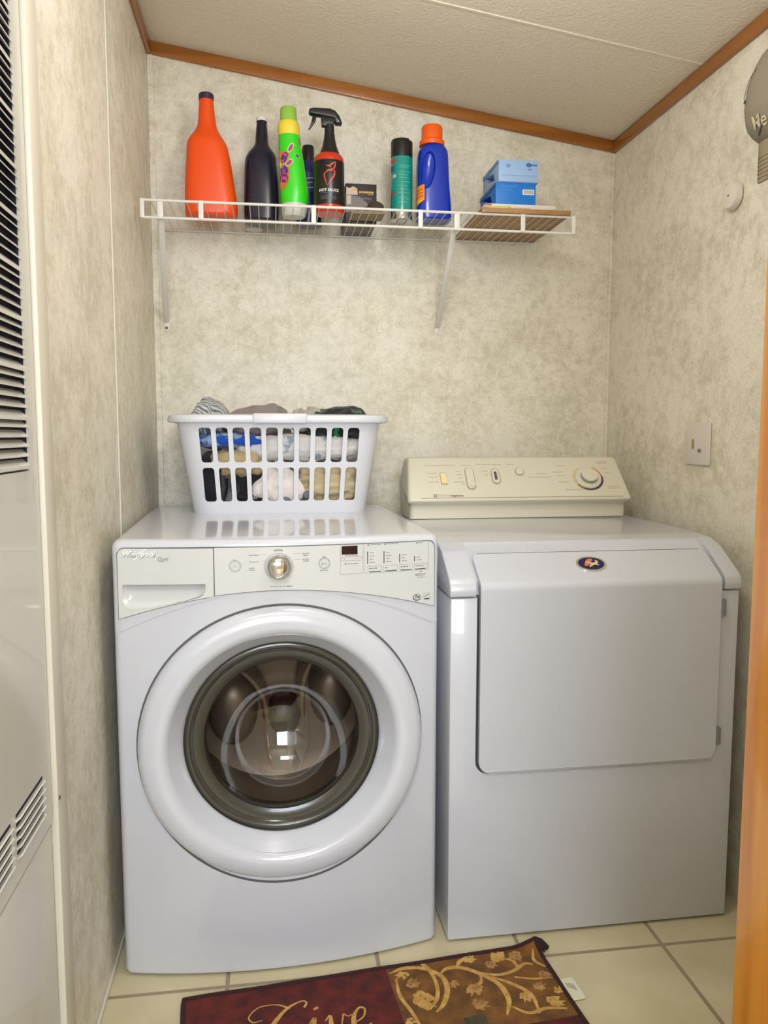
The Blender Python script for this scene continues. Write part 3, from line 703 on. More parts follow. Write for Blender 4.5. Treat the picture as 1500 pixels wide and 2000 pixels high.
for xt, xb in ((0.056, 0.026), (0.868, 0.880)):
    a = Vector((xt, YS+0.008, -0.004)); c = Vector((xb, -0.004, -0.275))
    mbx = MB(); d = (c-a); L_ = d.length; q = d.to_track_quat('Y', 'Z').to_matrix().to_4x4(); q.translation = a
    mbx.box(-0.008, 0.008, 0, L_, -0.004, 0.004, bev=0.0025, mtx=q)
    mbx.box(xt-0.008, xt+0.008, YS-0.002, YS+0.012, -0.048, 0.002, bev=0.002)
    mbx.box(xb-0.007, xb+0.007, -0.003, 0.0, -0.303, -0.270, bev=0.001)
    br = mbx.build('brace', M['wire'], shf)
    MB().lathe([(0, -0.0075), (0.0035, -0.0065), (0.0045, -0.004), (0, -0.0035)], 12, (xb, 0, -0.293), 'Y').build('screw', M['screw'] if xb < 0.5 else M['wire'], br)
ZT = ZS+0.0023

# ---------------------------------------------------------------- bottles
def sring(cx, cy, hx, hy, z, e=2.6, n=36):
    out = []
    for k in range(n):
        a = 2*PI*k/n; c, s_ = math.cos(a), math.sin(a)
        out.append((cx+hx*math.copysign(abs(c)**(2/e), c), cy+hy*math.copysign(abs(s_)**(2/e), s_), z))
    return out
def interp(stations, n):
    """smooth stations (z, xl, xr, hy, e)"""
    P = cr([(s[0], s[1], s[2]) for s in stations], n); Q = cr([(s[3], s[4], 0) for s in stations], n)
    return [(p[0], p[1], p[2], q[0], q[1]) for p, q in zip(P, Q)]
def bottle_body(stations, cy, n=5, z0=0.0):
    rr = []
    st = interp(stations, n)
    s0 = st[0]; rr.append(sring((s0[1]+s0[2])/2, cy, (s0[2]-s0[1])/2*0.93, s0[3]*0.93, s0[0], s0[4]))
    for (z, a, b_, hy, e) in [(s0[0]+0.004, *s0[1:])] + st[1:]: rr.append(sring((a+b_)/2, cy, (b_-a)/2, hy, z, e))
    return rr
# red jug
RJ = thing('jug', 'large orange-red plastic jug with narrow neck, leftmost container on the wire shelf', 'jug', (0.180, -0.155, ZT))
st = [(0.0, -0.074, 0.072, 0.048, 3.2), (0.03, -0.074, 0.074, 0.050, 3.2), (0.09, -0.073, 0.066, 0.050, 3.0), (0.150, -0.069, 0.058, 0.048, 2.8), (0.195, -0.066, 0.049, 0.045, 2.7), (0.214, -0.061, 0.040, 0.041, 2.5), (0.236, -0.046, 0.026, 0.030, 2.3), (0.258, -0.035, 0.018, 0.023, 2.0), (0.30, -0.031, 0.013, 0.020, 2.0), (0.325, -0.029, 0.011, 0.0195, 2.0)]
jb = MB().loft(bottle_body(st, 0.0)).build('jug_body', M['red_jug'], RJ)
MB().lathe([(0.0, 0.0), (0.0212, 0.0), (0.0215, 0.014), (0.0195, 0.017), (0, 0.0175)], 28, (-0.009, 0.0, 0.325)).build('cap', M['purple_cap'], RJ)
boolean(jb, MB().box(0.038, 0.09, -0.006, 0.006, 0.03, 0.2, bev=0.002))
# navy jug
NJ = thing('jug', 'dark navy plastic jug with white cap beside the orange-red jug on the wire shelf', 'jug', (0.322, -0.120, ZT))
st = [(0.0, -0.050, 0.050, 0.050, 3.0), (0.04, -0.051, 0.052, 0.050, 3.0), (0.11, -0.049, 0.051, 0.049, 2.8), (0.165, -0.047, 0.047, 0.044, 2.6), (0.192, -0.040, 0.044, 0.036, 2.4), (0.222, -0.018, 0.025, 0.022, 2.0), (0.25, -0.014, 0.022, 0.018, 2.0), (0.288, -0.010, 0.019, 0.015, 2.0)]
MB().loft(bottle_body(st, 0.0)).build('jug_body', M['navy_jug'], NJ)
MB().lathe([(0, 0), (0.0165, 0), (0.0165, 0.009), (0.0145, 0.0125), (0, 0.0135)], 24, (0.0045, 0, 0.288)).build('cap', M['white_cap'], NJ)
# white bottle mostly hidden behind
WB = thing('bottle', 'white bottle almost hidden behind the dark navy jug', 'bottle', (0.298, -0.035, ZT))
MB().lathe([(0, 0), (0.026, 0), (0.028, 0.01), (0.028, 0.17), (0.018, 0.20), (0.010, 0.215), (0, 0.215)], 24).build('bottle_body', mat('milky_plastic', (214, 210, 200), 0.4), WB)
MB().lathe([(0, 0.214), (0.0125, 0.214), (0.0125, 0.240), (0.011, 0.243), (0, 0.243)], 20).build('cap', M['white_cap'], WB)
# green scent bead bottle
GB = thing('bottle', 'bright green tapered bottle with yellow collar and pale green cap on the wire shelf', 'bottle', (0.413, -0.195, ZT))
gmat_ = mat('green_bottle', (58, 214, 34), 0.3)
def gb_rings(zs):
    out = []
    for z, xl, xr in zs: out.append(sring((xl+xr)/2, 0, (xr-xl)/2, (xr-xl)/2*0.92, z, 2.1))
    return out
gs = [(0.034, -0.0345, 0.0425), (0.060, -0.037, 0.045), (0.09, -0.038, 0.042), (0.15, -0.039, 0.033), (0.20, -0.039, 0.024), (0.224, -0.039, 0.021)]
gb = MB().loft(gb_rings(interp2) if False else gb_rings([(p.x, p.y, p.z) for p in cr(gs, 6)])).build('bottle_body', gmat_, GB)
MB().loft(gb_rings([(0.0, -0.028, 0.032), (0.004, -0.031, 0.036), (0.02, -0.033, 0.040), (0.034, -0.034, 0.042)])).build('clear_base', mat('frosted_plastic', (206, 206, 196), 0.35), GB)
MB().loft(gb_rings([(0.224, -0.0395, 0.0215), (0.245, -0.0415, 0.021), (0.258, -0.040, 0.019), (0.2625, -0.037, 0.016)])).build('collar', mat('yellow_plastic', (238, 214, 70), 0.35), GB)
MB().loft(gb_rings([(0.262, -0.035, 0.014), (0.298, -0.0335, 0.0125), (0.302, -0.031, 0.010), (0.302, -0.02, 0.0)])).build('cap', mat('pale_green_plastic', (146, 196, 76), 0.4), GB)
def gfn(u, v, t):   # wrap a label on the green bottle: u arc position, v height
    z = v
    zz = [g for g in gs]
    for i in range(len(zz)-1):
        if zz[i][0] <= z <= zz[i+1][0]: break
    f = max(0, min(1, (z-zz[i][0])/(zz[i+1][0]-zz[i][0]))); xl = zz[i][1]+(zz[i+1][1]-zz[i][1])*f; xr = zz[i][2]+(zz[i+1][2]-zz[i][2])*f
    c = (xl+xr)/2; r = (xr-xl)/2+0.0006+t; a = (u-c)/r
    a = max(-1.5, min(1.5, a))
    return (c+r*math.sin(a), -r*0.92*math.cos(a)-0.0008, z)
fl = MB()
PS = 1.45
petals = [(-0.006, 0.176, 0.0042, 0.010, -0.5, 0), (0.010, 0.158, 0.006, 0.0022, -0.5, 2), (-0.010, 0.140, 0.0045, 0.009, -0.9, 0), (0.021, 0.196, 0.004, 0.012, 0.1, 0), (-0.030, 0.155, 0.010, 0.012, 0.3, 3), (-0.024, 0.150, 0.009, 0.009, 1.0, 2), (-0.020, 0.158, 0.008, 0.007, 0.2, 1), (-0.030, 0.139, 0.008, 0.009, 0, 4), (-0.024, 0.122, 0.011, 0.013, 0.6, 1), (-0.030, 0.105, 0.010, 0.010, -0.3, 2), (-0.026, 0.094, 0.009, 0.014, -0.5, 3), (-0.022, 0.103, 0.009, 0.010, 0.5, 1)]
for k, (x, z, rx, rz, ro, mi) in enumerate(petals):
    x = (x+0.006)*1.25-0.006; z = 0.13+(z-0.13)*1.15; rx *= PS; rz *= PS*0.95
    conform(fl, shift(flat([ellipse(0, 0, rx*1.15, rz*1.1, 16)]), x, z, ro), lambda u, v, t, k=k: gfn(u, v, t+0.00002*k), 0.0002, 4 if k < 4 else 3)
    conform(fl, shift(flat([ellipse(0, 0, rx*0.85, rz*0.85, 16)]), x, z, ro), lambda u, v, t, k=k: gfn(u, v, t+0.0004+0.00002*k), 0.0002, mi)
fl.build('flower_print', [mat('petal_magenta', (176, 60, 130), 0.4), mat('petal_purple', (112, 30, 150), 0.4), mat('petal_indigo', (70, 50, 150), 0.4), mat('petal_orange', (224, 120, 50), 0.4), mat('petal_pale', (206, 226, 140), 0.4)], GB, smooth=False)
# dark blue bottle behind
BB = thing('bottle', 'dark blue bottle with black cap squeezed between green bottle and spray bottle', 'bottle', (0.462, -0.105, ZT))
MB().lathe([(0, 0), (0.036, 0), (0.038, 0.006), (0.038, 0.15), (0.032, 0.17), (0.0185, 0.185), (0.0175, 0.19), (0, 0.19)], 32).build('bottle_body', mat('blue_black_plastic', (30, 34, 88), 0.3), BB)
MB().lathe([(0, 0.188), (0.0185, 0.188), (0.018, 0.226), (0.016, 0.231), (0, 0.232)], 24).build('cap', M['black_plastic'], BB)
lb = MB()
def cyl(r, cx=0, cy=0, rot=0.0):
    return lambda u, v, t: (cx+(r+t)*math.sin(u/r+rot), cy-(r+t)*math.cos(u/r+rot), v)
conform(lb, flat([[(-0.03, 0.09), (0.03, 0.09), (0.03, 0.145), (-0.03, 0.145)]]), cyl(0.0381), 0.0004, 0, stepx=0.004)
for (z, w) in ((0.125, 0.030), (0.112, 0.022), (0.098, 0.03)): conform(lb, flat([[(-w/2, z), (w/2, z+0.004), (w/2, z+0.007), (-w/2, z+0.003)]]), cyl(0.0386), 0.0003, 1, stepx=0.004)
lb.build('label_print', [mat('label_navy', (40, 48, 110), 0.4), mat('label_silver', (170, 170, 178), 0.4)], BB, smooth=False)

# spray bottle
SB = thing('spray_bottle', 'black trigger spray bottle with orange-red bands and flame emblem on the wire shelf', 'spray bottle', (0.514, -0.238, ZT))
redp = mat('translucent_red', (196, 54, 22), 0.25)
MB().lathe([(0, 0), (0.040, 0), (0.0425, 0.004), (0.0425, 0.020), (0.0425, 0.140), (0.0425, 0.1455), (0.041, 0.153), (0.036, 0.160), (0.0265, 0.166), (0.0, 0.168)], 48).build('bottle_body', redp, SB)
MB().lathe([(0.0432, 0.020), (0.0435, 0.021), (0.0435, 0.139), (0.0432, 0.140)], 48).build('label', mat('black_label', (24, 20, 20), 0.3), SB)
MB().lathe([(0, 0.158), (0.031, 0.160), (0.027, 0.170), (0.021, 0.185), (0.0165, 0.205), (0.014, 0.225), (0.0135, 0.245), (0, 0.247)], 32, (0.002, 0, 0)).build('neck', M['black_plastic'], SB)
hd = MB().prism([(-0.056, 0.279), (-0.054, 0.284), (-0.040, 0.287), (0.002, 0.287), (0.018, 0.282), (0.030, 0.268), (0.037, 0.250), (0.036, 0.247), (0.018, 0.247), (0.014, 0.262), (-0.018, 0.266), (-0.050, 0.270), (-0.056, 0.273)], -0.013, 0.013, 'Y', bev=0.004, seg=3)
hd.prism([(-0.020, 0.240), (0.014, 0.240), (0.017, 0.262), (-0.022, 0.266)], -0.010, 0.010, 'Y', bev=0.002)
SBh = hd.build('spray_head', M['black_plastic'], SB)
MB().prism([(-0.045, 0.268), (-0.034, 0.268), (-0.036, 0.255), (-0.046, 0.240), (-0.055, 0.229), (-0.0575, 0.230), (-0.050, 0.246)], -0.005, 0.005, 'Y', bev=0.0015).build('trigger', M['black_plastic'], SB)
eb = MB(); F = cyl(0.0436)
for pts, w in (([(-0.004, 0.120), (0.006, 0.127), (0.016, 0.134)], [0.0008, 0.004, 0.001]),
               ([(0.016, 0.134), (0.014, 0.122), (0.008, 0.113), (-0.012, 0.109)], [0.001, 0.004, 0.003, 0.0008]),
               ([(-0.012, 0.122), (-0.004, 0.121), (0.004, 0.118)], [0.0006, 0.003, 0.0006]),
               ([(0.013, 0.112), (0.012, 0.098), (0.003, 0.083), (-0.008, 0.069)], [0.001, 0.0045, 0.003, 0.0008]),
               ([(0.012, 0.108), (-0.006, 0.107), (-0.016, 0.099), (-0.014, 0.085), (-0.008, 0.069)], [0.001, 0.002, 0.0032, 0.003, 0.0008])):
    conform(eb, ribbon(pts, w), F, 0.0003, 0)
conform(eb, shift(text2d('HOT SAUCE', 0.0105, 0.1, 0.0004, 'CENTER'), -0.004, 0.056), F, 0.0003, 1, stepx=0.004)
conform(eb, flat([[(-0.03, 0.0475), (0.02, 0.0475), (0.02, 0.0495), (-0.03, 0.0495)]]), F, 0.0003, 2, stepx=0.004)
for z in (0.040, 0.036, 0.032): scribble(eb, -0.028, z, 0.046, 0.0016, F, mi=3)
eb.build('label_print', [mat('flame_red', (222, 74, 50), 0.35), mat('letter_white', (226, 222, 214), 0.4), mat('letter_blue', (60, 76, 130), 0.4), mat('letter_grey', (96, 94, 92), 0.4)], SB, smooth=False)

# carton
CT = thing('carton', 'black and grey cardboard carton with gold lettering beside the spray bottle', 'box', (0.614, -0.010, ZT))
MB().box(-0.046, 0.046, -0.155, 0.0, 0.0, 0.112, bev=0.001).build('carton_body', mat('carton_black', (44, 40, 42), 0.45), CT)
ct = MB(); F = lambda u, v, t: (u, -0.1552-t, v)
conform(ct, flat([[(-0.046, 0.030), (0.02, 0.030), (0.02, 0.055), (-0.004, 0.074), (-0.046, 0.082)]]), F, 0.0002, 0)
conform(ct, flat([[(-0.044, 0.080), (-0.010, 0.080), (-0.012, 0.098), (-0.024, 0.104), (-0.034, 0.098), (-0.044, 0.102)]]), F, 0.0004, 1)
conform(ct, flat([rrect(-0.043, -0.030, 0.052, 0.078, 0.003)]), F, 0.0006, 1)
conform(ct, flat([[(-0.03, 0.094), (-0.012, 0.092), (-0.02, 0.103)]]), F, 0.0007, 2)
scribble(ct, -0.006, 0.088, 0.044, 0.0055, F, 2); scribble(ct, 0.020, 0.082, 0.016, 0.002, F, 2); scribble(ct, 0.002, 0.070, 0.028, 0.0035, F, 0)
Fb = lambda u, v, t: (u, v, -0.0001-t)
conform(ct, flat([[(-0.0455, -0.154), (0.0455, -0.154), (0.0455, -0.042), (-0.0455, -0.042)]]), Fb, 0.0002, 4)
scribble(ct, -0.036, -0.022, 0.060, 0.010, lambda u, v, t: (u, v, -0.0004-t), 0)
conform(ct, flat([[(-0.0455, -0.042), (0.0455, -0.042), (0.0455, -0.002), (-0.0455, -0.002)]]), Fb, 0.0002, 3)
ct.build('carton_print', [mat('print_grey', (120, 112, 104), 0.5), mat('print_beige', (206, 184, 160), 0.5), mat('print_gold', (212, 158, 70), 0.4), mat('print_slate', (76, 82, 108), 0.5), mat('print_taupe', (112, 96, 84), 0.5)], CT, smooth=False)
# tan folded cloth and dark foam pad in front of it
TB = MB()
rgs = []
for k in range(9):
    a = k/8*PI; rgs.append([(0.590+0.072*math.cos(2*PI*j/28)*(0.86+0.14*math.sin(a)), -0.222+0.034*math.sin(2*PI*j/28), ZT+0.012-0.0118*math.cos(a)+0.002*math.sin(j*1.1)) for j in range(28)])
# the pad lies flat
tp_ = MB().box(0.572, 0.672, -0.262, -0.186, ZT, ZT+0.010, bev=0.004)
tag(tp_.build('folded_cloth', mat('tan_cloth', (150, 132, 104), 0.9, bump=0.6, bscale=200)), 'folded tan cloth lying under the dark foam pad on the shelf', 'cloth')
rings = []
for k in range(9):
    a = -PI/2 + PI*k/8
    rings.append([(0.648+0.024*max(math.cos(a), 0.05)*math.cos(2*PI*j/20)*(1+0.08*math.sin(3*j)), -0.232+0.022*max(math.cos(a), 0.05)*math.sin(2*PI*j/20), ZT+0.010+0.017+0.0168*math.sin(a)) for j in range(20)])
fp = thing('scrub_brush', 'dark grey round foam applicator resting on the tan cloth beside the teal can', 'applicator', (0, 0, 0))
MB().loft(rings).build('foam_pad', mat('dark_foam', (70, 60, 54), 0.95, bump=0.9, bscale=300), fp)
MB().tube([(0.636, -0.224, ZT+0.026), (0.60, -0.205, ZT+0.022), (0.578, -0.196, ZT+0.0175)], [0.008, 0.007, 0.005], 10).build('handle', mat('dark_handle', (74, 66, 60), 0.5), fp)

# teal spray can
TC = thing('spray_can', 'teal aerosol spray can with black cap on the wire shelf', 'spray can', (0.730, -0.195, ZT))
MB().lathe([(0, 0.003), (0.029, 0.0), (0.0325, 0.002), (0.0328, 0.005), (0.0318, 0.008), (0.0318, 0.026)], 40).build('can_base', mat('can_silver', (200, 200, 196), 0.2, metal=0.9), TC)
MB().lathe([(0.0316, 0.026), (0.0322, 0.0265), (0.0322, 0.176), (0.0316, 0.178), (0.028, 0.182), (0, 0.183)], 40).build('can_body', mat('teal_print', (14, 142, 128), 0.22, coat=0.4), TC)
MB().lathe([(0.0, 0.178), (0.0318, 0.178), (0.0318, 0.222), (0.030, 0.2275), (0.026, 0.2295), (0, 0.2295)], 40).build('cap', M['black_plastic'], TC)
boolean(TC.children[-1], MB().box(0.018, 0.04, -0.04, 0.04, 0.223, 0.24))
lb = MB(); F = cyl(0.0324)
for z in [0.150, 0.145, 0.132, 0.124, 0.116, 0.104, 0.094, 0.084, 0.074, 0.062, 0.056, 0.048]:
    scribble(lb, -0.014, z, random.uniform(0.028, 0.040), 0.0014, F, 0)
conform(lb, flat([rrect(-0.044, -0.024, 0.160, 0.171, 0.001)]), F, 0.0003, 1, stepx=0.004)
conform(lb, flat([rrect(-0.044, -0.026, 0.070, 0.078, 0.001)]), F, 0.0003, 1, stepx=0.004)
conform(lb, flat([rrect(-0.046, -0.030, 0.136, 0.152, 0.001)]), F, 0.0003, 2, stepx=0.004)
conform(lb, ribbon([(-0.034, 0.116), (-0.030, 0.126), (-0.026, 0.118), (-0.022, 0.128)], [0.001, 0.002, 0.002, 0.001]), F, 0.0004, 3)
lb.build('can_print', [mat('pale_teal', (96, 190, 176), 0.4), mat('can_red', (176, 66, 60), 0.4), mat('can_blue', (34, 86, 140), 0.4), M['white_cap']], TC, smooth=False)

# blue detergent bottle
DB = thing('detergent_bottle', 'royal blue detergent bottle with orange cap on the wire shelf', 'bottle', (0.822, -0.208, ZT))
st = [(0.0, -0.050, 0.052, 0.040, 3.4), (0.05, -0.050, 0.050, 0.040, 3.4), (0.10, -0.049, 0.046, 0.039, 3.2), (0.16, -0.049, 0.043, 0.038, 3.0), (0.192, -0.046, 0.041, 0.036, 2.8), (0.208, -0.036, 0.034, 0.032, 2.4), (0.214, -0.030, 0.028, 0.028, 2.0)]
bl = MB().loft(bottle_body(st, 0.0, 6)).build('bottle_body', mat('royal_blue', (3, 48, 172), 0.25, coat=0.3), DB)
cutter = MB(); cutter.loft([[(-0.024+0.021*math.cos(2*PI*k/28)*s+(0.006*math.sin(2*PI*k/28))*s, -0.062+d, 0.135+0.052*math.sin(2*PI*k/28)*s) for k in range(28)] for d, s in ((0.0, 1.1), (0.020, 1.08), (0.034, 0.92), (0.040, 0.6), (0.042, 0.3))])
boolean(bl, cutter)
MB().lathe([(0, 0.212), (0.0365, 0.212), (0.037, 0.224), (0.033, 0.228), (0.031, 0.229), (0.0305, 0.262), (0.027, 0.268), (0, 0.269)], 40, (-0.005, 0, 0)).build('cap', mat('orange_plastic', (238, 94, 14), 0.35), DB)
lb = MB(); F = lambda u, v, t: (u, -0.0402-t-0.0*u, v)
def bfn(u, v, t):
    # front-left wrap of the superellipse side
    a = u; hx, hy, e = 0.0505, 0.0405, 3.4
    c, s_ = math.cos(a), math.sin(a)
    return (hx*math.copysign(abs(c)**(2/e), c)*(1+t*20), hy*math.copysign(abs(s_)**(2/e), s_)*(1+t*20), v)
def wrapbox(zlo, zhi, a0, a1, mi, t, skew=0.0):
    conform(lb, flat([[(a0, zlo), (a1, zlo+skew), (a1, zhi), (a0, zhi-skew*0.3)]]), lambda u, v, tt: bfn(u, v, t+tt), 0.0003, mi, stepx=0.08)
wrapbox(0.034, 0.094, -PI*0.99, -PI*0.66, 0, 0.0007, 0.016)
for i in range(3): wrapbox(0.058+i*0.009, 0.062+i*0.009, -PI*0.95, -PI*0.69, 1, 0.0012, 0.006)
wrapbox(0.040, 0.052, -PI*0.93, -PI*0.72, 2, 0.0012, 0.006)
lb.build('label_print', [mat('label_orange', (240, 134, 24), 0.35), mat('label_brown', (110, 70, 60), 0.4), mat('label_yellow', (236, 190, 40), 0.4)], DB, smooth=False)

# board and boxes
bo = MB().box(0.937, 1.198, -0.331, -0.006, ZT, ZT+0.013, bev=0.001).build('wooden_board', wood('board_wood', (150, 112, 68), (178, 134, 84), 'Y', 0.5))
tag(bo, 'thin brown wooden board lying on the right end of the wire shelf', 'board')
ZB = ZT+0.013
thn = thing('flat_box', 'thin white box with lime green and pink edge lying on the wooden board', 'box', (1.055, -0.225, ZB))
MB().box(-0.104, 0.104, -0.088, 0.088, 0, 0.0165, bev=0.001).build('box_body', mat('box_white', (222, 214, 206), 0.5), thn)
lb = MB(); F = lambda u, v, t: (u, -0.0882-t, v)
conform(lb, flat([[(-0.104, 0.001), (-0.028, 0.001), (-0.028, 0.0095), (-0.104, 0.0095)]]), F, 0.0002, 0)
conform(lb, flat([[(-0.104, 0.011), (-0.084, 0.011), (-0.086, 0.0155), (-0.104, 0.0155)]]), F, 0.0002, 1)
scribble(lb, -0.092, 0.0052, 0.056, 0.0045, lambda u, v, t: F(u, v, t+0.0003), 2); scribble(lb, -0.022, 0.006, 0.050, 0.002, F, 3); scribble(lb, -0.022, 0.003, 0.10, 0.001, F, 3)
lb.build('box_print', [mat('lime', (166, 196, 44), 0.45), mat('pink', (196, 58, 130), 0.45), mat('pale_lime', (206, 220, 120), 0.45), mat('pale_grey', (176, 168, 166), 0.45)], thn, smooth=False)
def tissue(name, label, x0, x1, z0, h, col, cold, mark):
    t = thing(name, label, 'box', ((x0+x1)/2, -0.225, z0)); w = (x1-x0)/2
    bdy = MB().box(-w, w, -0.084, 0.082, 0, h, bev=0.0012).build('box_body', mat(name+'_paper', col, 0.45), t)
    boolean(bdy, MB().prism([(-0.045, h*0.25), (0.02, h*0.42), (0.055, h*0.8), (0.02, h*0.75), (-0.03, h*0.62)], -w-0.01, -w+0.02, 'X'))
    MB().prism([(-0.084, h*0.86), (0.08, h*0.80), (0.081, h*0.98), (-0.08, h*0.99)], -w-0.0022, -w-0.0006, 'X').build('open_flap', mat(name+'_flap', cold, 0.5), t)
    return t, w
t1, w1 = tissue('tissue_box', 'medium blue cardboard box with barcode under the pale blue box', 0.982, 1.100, ZB+0.0165, 0.060, (20, 116, 206), (52, 110, 160), 1)
lb = MB(); F = lambda u, v, t: (u, -0.0842-t, v)
scribble(lb, -0.046, 0.052, 0.050, 0.0022, F, 0); scribble(lb, -0.046, 0.048, 0.038, 0.0022, F, 0); scribble(lb, -0.04, 0.040, 0.03, 0.002, F, 0)
conform(lb, flat([[(0.020, 0.028), (0.054, 0.028), (0.054, 0.043), (0.020, 0.043)]]), F, 0.0002, 1)
for i in range(14): bar(lb, 0.024+i*0.002, 0.0248+i*0.002+(0.0005 if i % 3 == 0 else 0), 0.031, 0.041, lambda u, v, t: F(u, v, t+0.0003), mi=2)
lb.build('box_print', [mat('sky_print', (70, 150, 222), 0.45), M['white_cap'], M['print']], t1, smooth=False)
t2, w2 = tissue('tissue_box', 'pale blue cardboard box, topmost of the stack at the right end of the shelf', 0.990, 1.106, ZB+0.0768, 0.063, (150, 184, 222), (120, 150, 186), 2)
lb = MB()
conform(lb, flat([ellipse(-0.030, 0.046, 0.007, 0.0055)]), F, 0.0002, 0); conform(lb, flat([ellipse(0.030, 0.050, 0.008, 0.006)]), F, 0.0002, 1)
scribble(lb, 0.028, 0.050, 0.026, 0.005, lambda u, v, t: F(u, v, t+0.0003), 1); scribble(lb, 0.028, 0.038, 0.010, 0.003, F, 1); scribble(lb, -0.05, 0.020, 0.105, 0.0012, F, 0)
conform(lb, flat([[(-0.057, 0.0005), (0.057, 0.0005), (0.057, 0.003), (-0.057, 0.003)]]), F, 0.0002, 2)
lb.build('box_print', [mat('soft_blue', (110, 148, 206), 0.45), mat('denim', (66, 104, 170), 0.45), mat('violet', (120, 110, 200), 0.45)], t2, smooth=False)

# ---------------------------------------------------------------- laundry basket
BK = thing('laundry_basket', 'white slotted plastic laundry basket full of clothes on the washing machine', 'basket', (0.366, -0.225, WH))
BH = 0.262
def bpath(s, hx, hy, r):
    """point on rounded rectangle at normalised perimeter position; s=0 is the front centre, going +x"""
    segs = [('l', hx-r), ('a', PI/2*r), ('l', 2*(hy_(hy)-r)), ('a', PI/2*r), ('l', 2*(hx-r)), ('a', PI/2*r), ('l', 2*(hy_(hy)-r)), ('a', PI/2*r), ('l', hx-r)]
    return segs
def hy_(v): return v
HX0, HY0, HX1, HY1, RC = 0.236, 0.155, 0.276, 0.190, 0.055
def bpt(u, v, t):
    """u in metres along the mid perimeter, v 0..1 height"""
    hx = HX0+(HX1-HX0)*v; hy = HY0+(HY1-HY0)*v; r = RC
    mx, my = (HX0+HX1)/2, (HY0+HY1)/2
    Lx, Ly, La = 2*(mx-r), 2*(my-r), PI/2*r; P = 2*Lx+2*Ly+4*La
    u = (u + Lx/2) % P
    kx = (hx-r)/(mx-r); ky = (hy-r)/(my-r)
    def out(x, y, nx, ny): return (x+nx*t, y+ny*t, v*BH)
    if u < Lx: return out((u-Lx/2)*kx, -hy, 0, -1)
    u -= Lx
    if u < La: a = -PI/2+u/r; return out(hx-r+r*math.cos(a), -hy+r+r*math.sin(a), math.cos(a), math.sin(a))
    u -= La
    if u < Ly: return out(hx, (u-Ly/2)*ky, 1, 0)
    u -= Ly
    if u < La: a = u/r; return out(hx-r+r*math.cos(a), hy-r+r*math.sin(a), math.cos(a), math.sin(a))
    u -= La
    if u < Lx: return out(-(u-Lx/2)*kx, hy, 0, 1)
    u -= Lx
    if u < La: a = PI/2+u/r; return out(-hx+r+r*math.cos(a), hy-r+r*math.sin(a), math.cos(a), math.sin(a))
    u -= La
    if u < Ly: return out(-hx, -(u-Ly/2)*ky, -1, 0)
    u -= Ly
    a = PI+u/r; return out(-hx+r+r*math.cos(a), -hy+r+r*math.sin(a), math.cos(a), math.sin(a))
mx, my = (HX0+HX1)/2, (HY0+HY1)/2
Lx, Ly, La = 2*(mx-RC), 2*(my-RC), PI/2*RC; PER = 2*Lx+2*Ly+4*La
loops = [[(-PER/2, 0.0), (PER/2, 0.0), (PER/2, 1.0), (-PER/2, 1.0)]]
def slot(uc, w, v0, v1, ctr_=0.0):
    r = 0.0078; rv = r/BH
    pts = []
    for cx, cy, a in ((uc+w/2-r, v1-rv, 0), (uc-w/2+r, v1-rv, PI/2), (uc-w/2+r, v0+rv, PI), (uc+w/2-r, v0+rv, 1.5*PI)):
        for k in range(4):
            t = a+PI/2*k/3; pv = cy+rv*math.sin(t); du = cx+r*math.cos(t)-ctr_
            kx = (HX0+(HX1-HX0)*pv-RC)/(mx-RC); pts.append((ctr_+du/kx*(1+0.085*(pv-0.5)), pv))
    return pts
for side, cnt, ctr in (('f', 10, 0.0), ('b', 10, Lx+2*La+Ly), ('r', 6, Lx/2+La+Ly/2), ('l', 6, -(Lx/2+La+Ly/2))):
    for i in range(cnt):
        uc = ctr + (i-(cnt-1)/2)*(0.0428 if cnt == 10 else 0.041)
        if uc > PER/2-0.02: uc -= PER
        if abs(abs(uc)-PER/2) < 0.02: continue
        for v0, v1 in ((0.125, 0.475), (0.53, 0.885)): loops.append(slot(uc, 0.0305, v0, v1, ctr if side == 'f' else uc))
bb = MB(); conform(bb, flat(loops), lambda u, v, t: bpt(u, v, t), 0.0028, stepx=0.012)
bb.build('basket_wall', M['basket'], BK, angle=0.9)
# floor of the basket
MB().loft([[bpt(PER*k/60, 0, -d)[:2]+(z,) for k in range(60)] for d, z in ((0.006, 0.0), (0.0, 0.003), (0.0, 0.006))]).build('basket_floor', M['basket'], BK)
# rounded lower edge and rim
rm = MB(); rr_ = []
for (d, z) in ((0.0, BH-0.014), (0.014, BH-0.013), (0.0215, BH-0.016), (0.0245, BH-0.010), (0.021, BH+0.002), (0.010, BH+0.0055), (-0.001, BH+0.003), (-0.002, BH-0.006), (0.0, BH-0.014)):
    rr_.append([bpt(PER*k/80, 1.0, d)[:2]+(z,) for k in range(80)])
rm.loft(rr_, caps=False).build('rim', M['basket'], BK, angle=0.9)
for sgn in (-1, 1):
    hm = MB().box(-0.072, 0.072, -0.0165, 0.0165, -0.0155, 0.0115, bev=0.006, seg=3)
    h = hm.build('handle', M['basket'], BK); h.location = (0.0, sgn*(HY1+0.0125), BH-0.004)
bt = MB()
conform(bt, flat([ellipse(0, 0, 0.0055)]), lambda u, v, t: (u, v, t), 0.003)
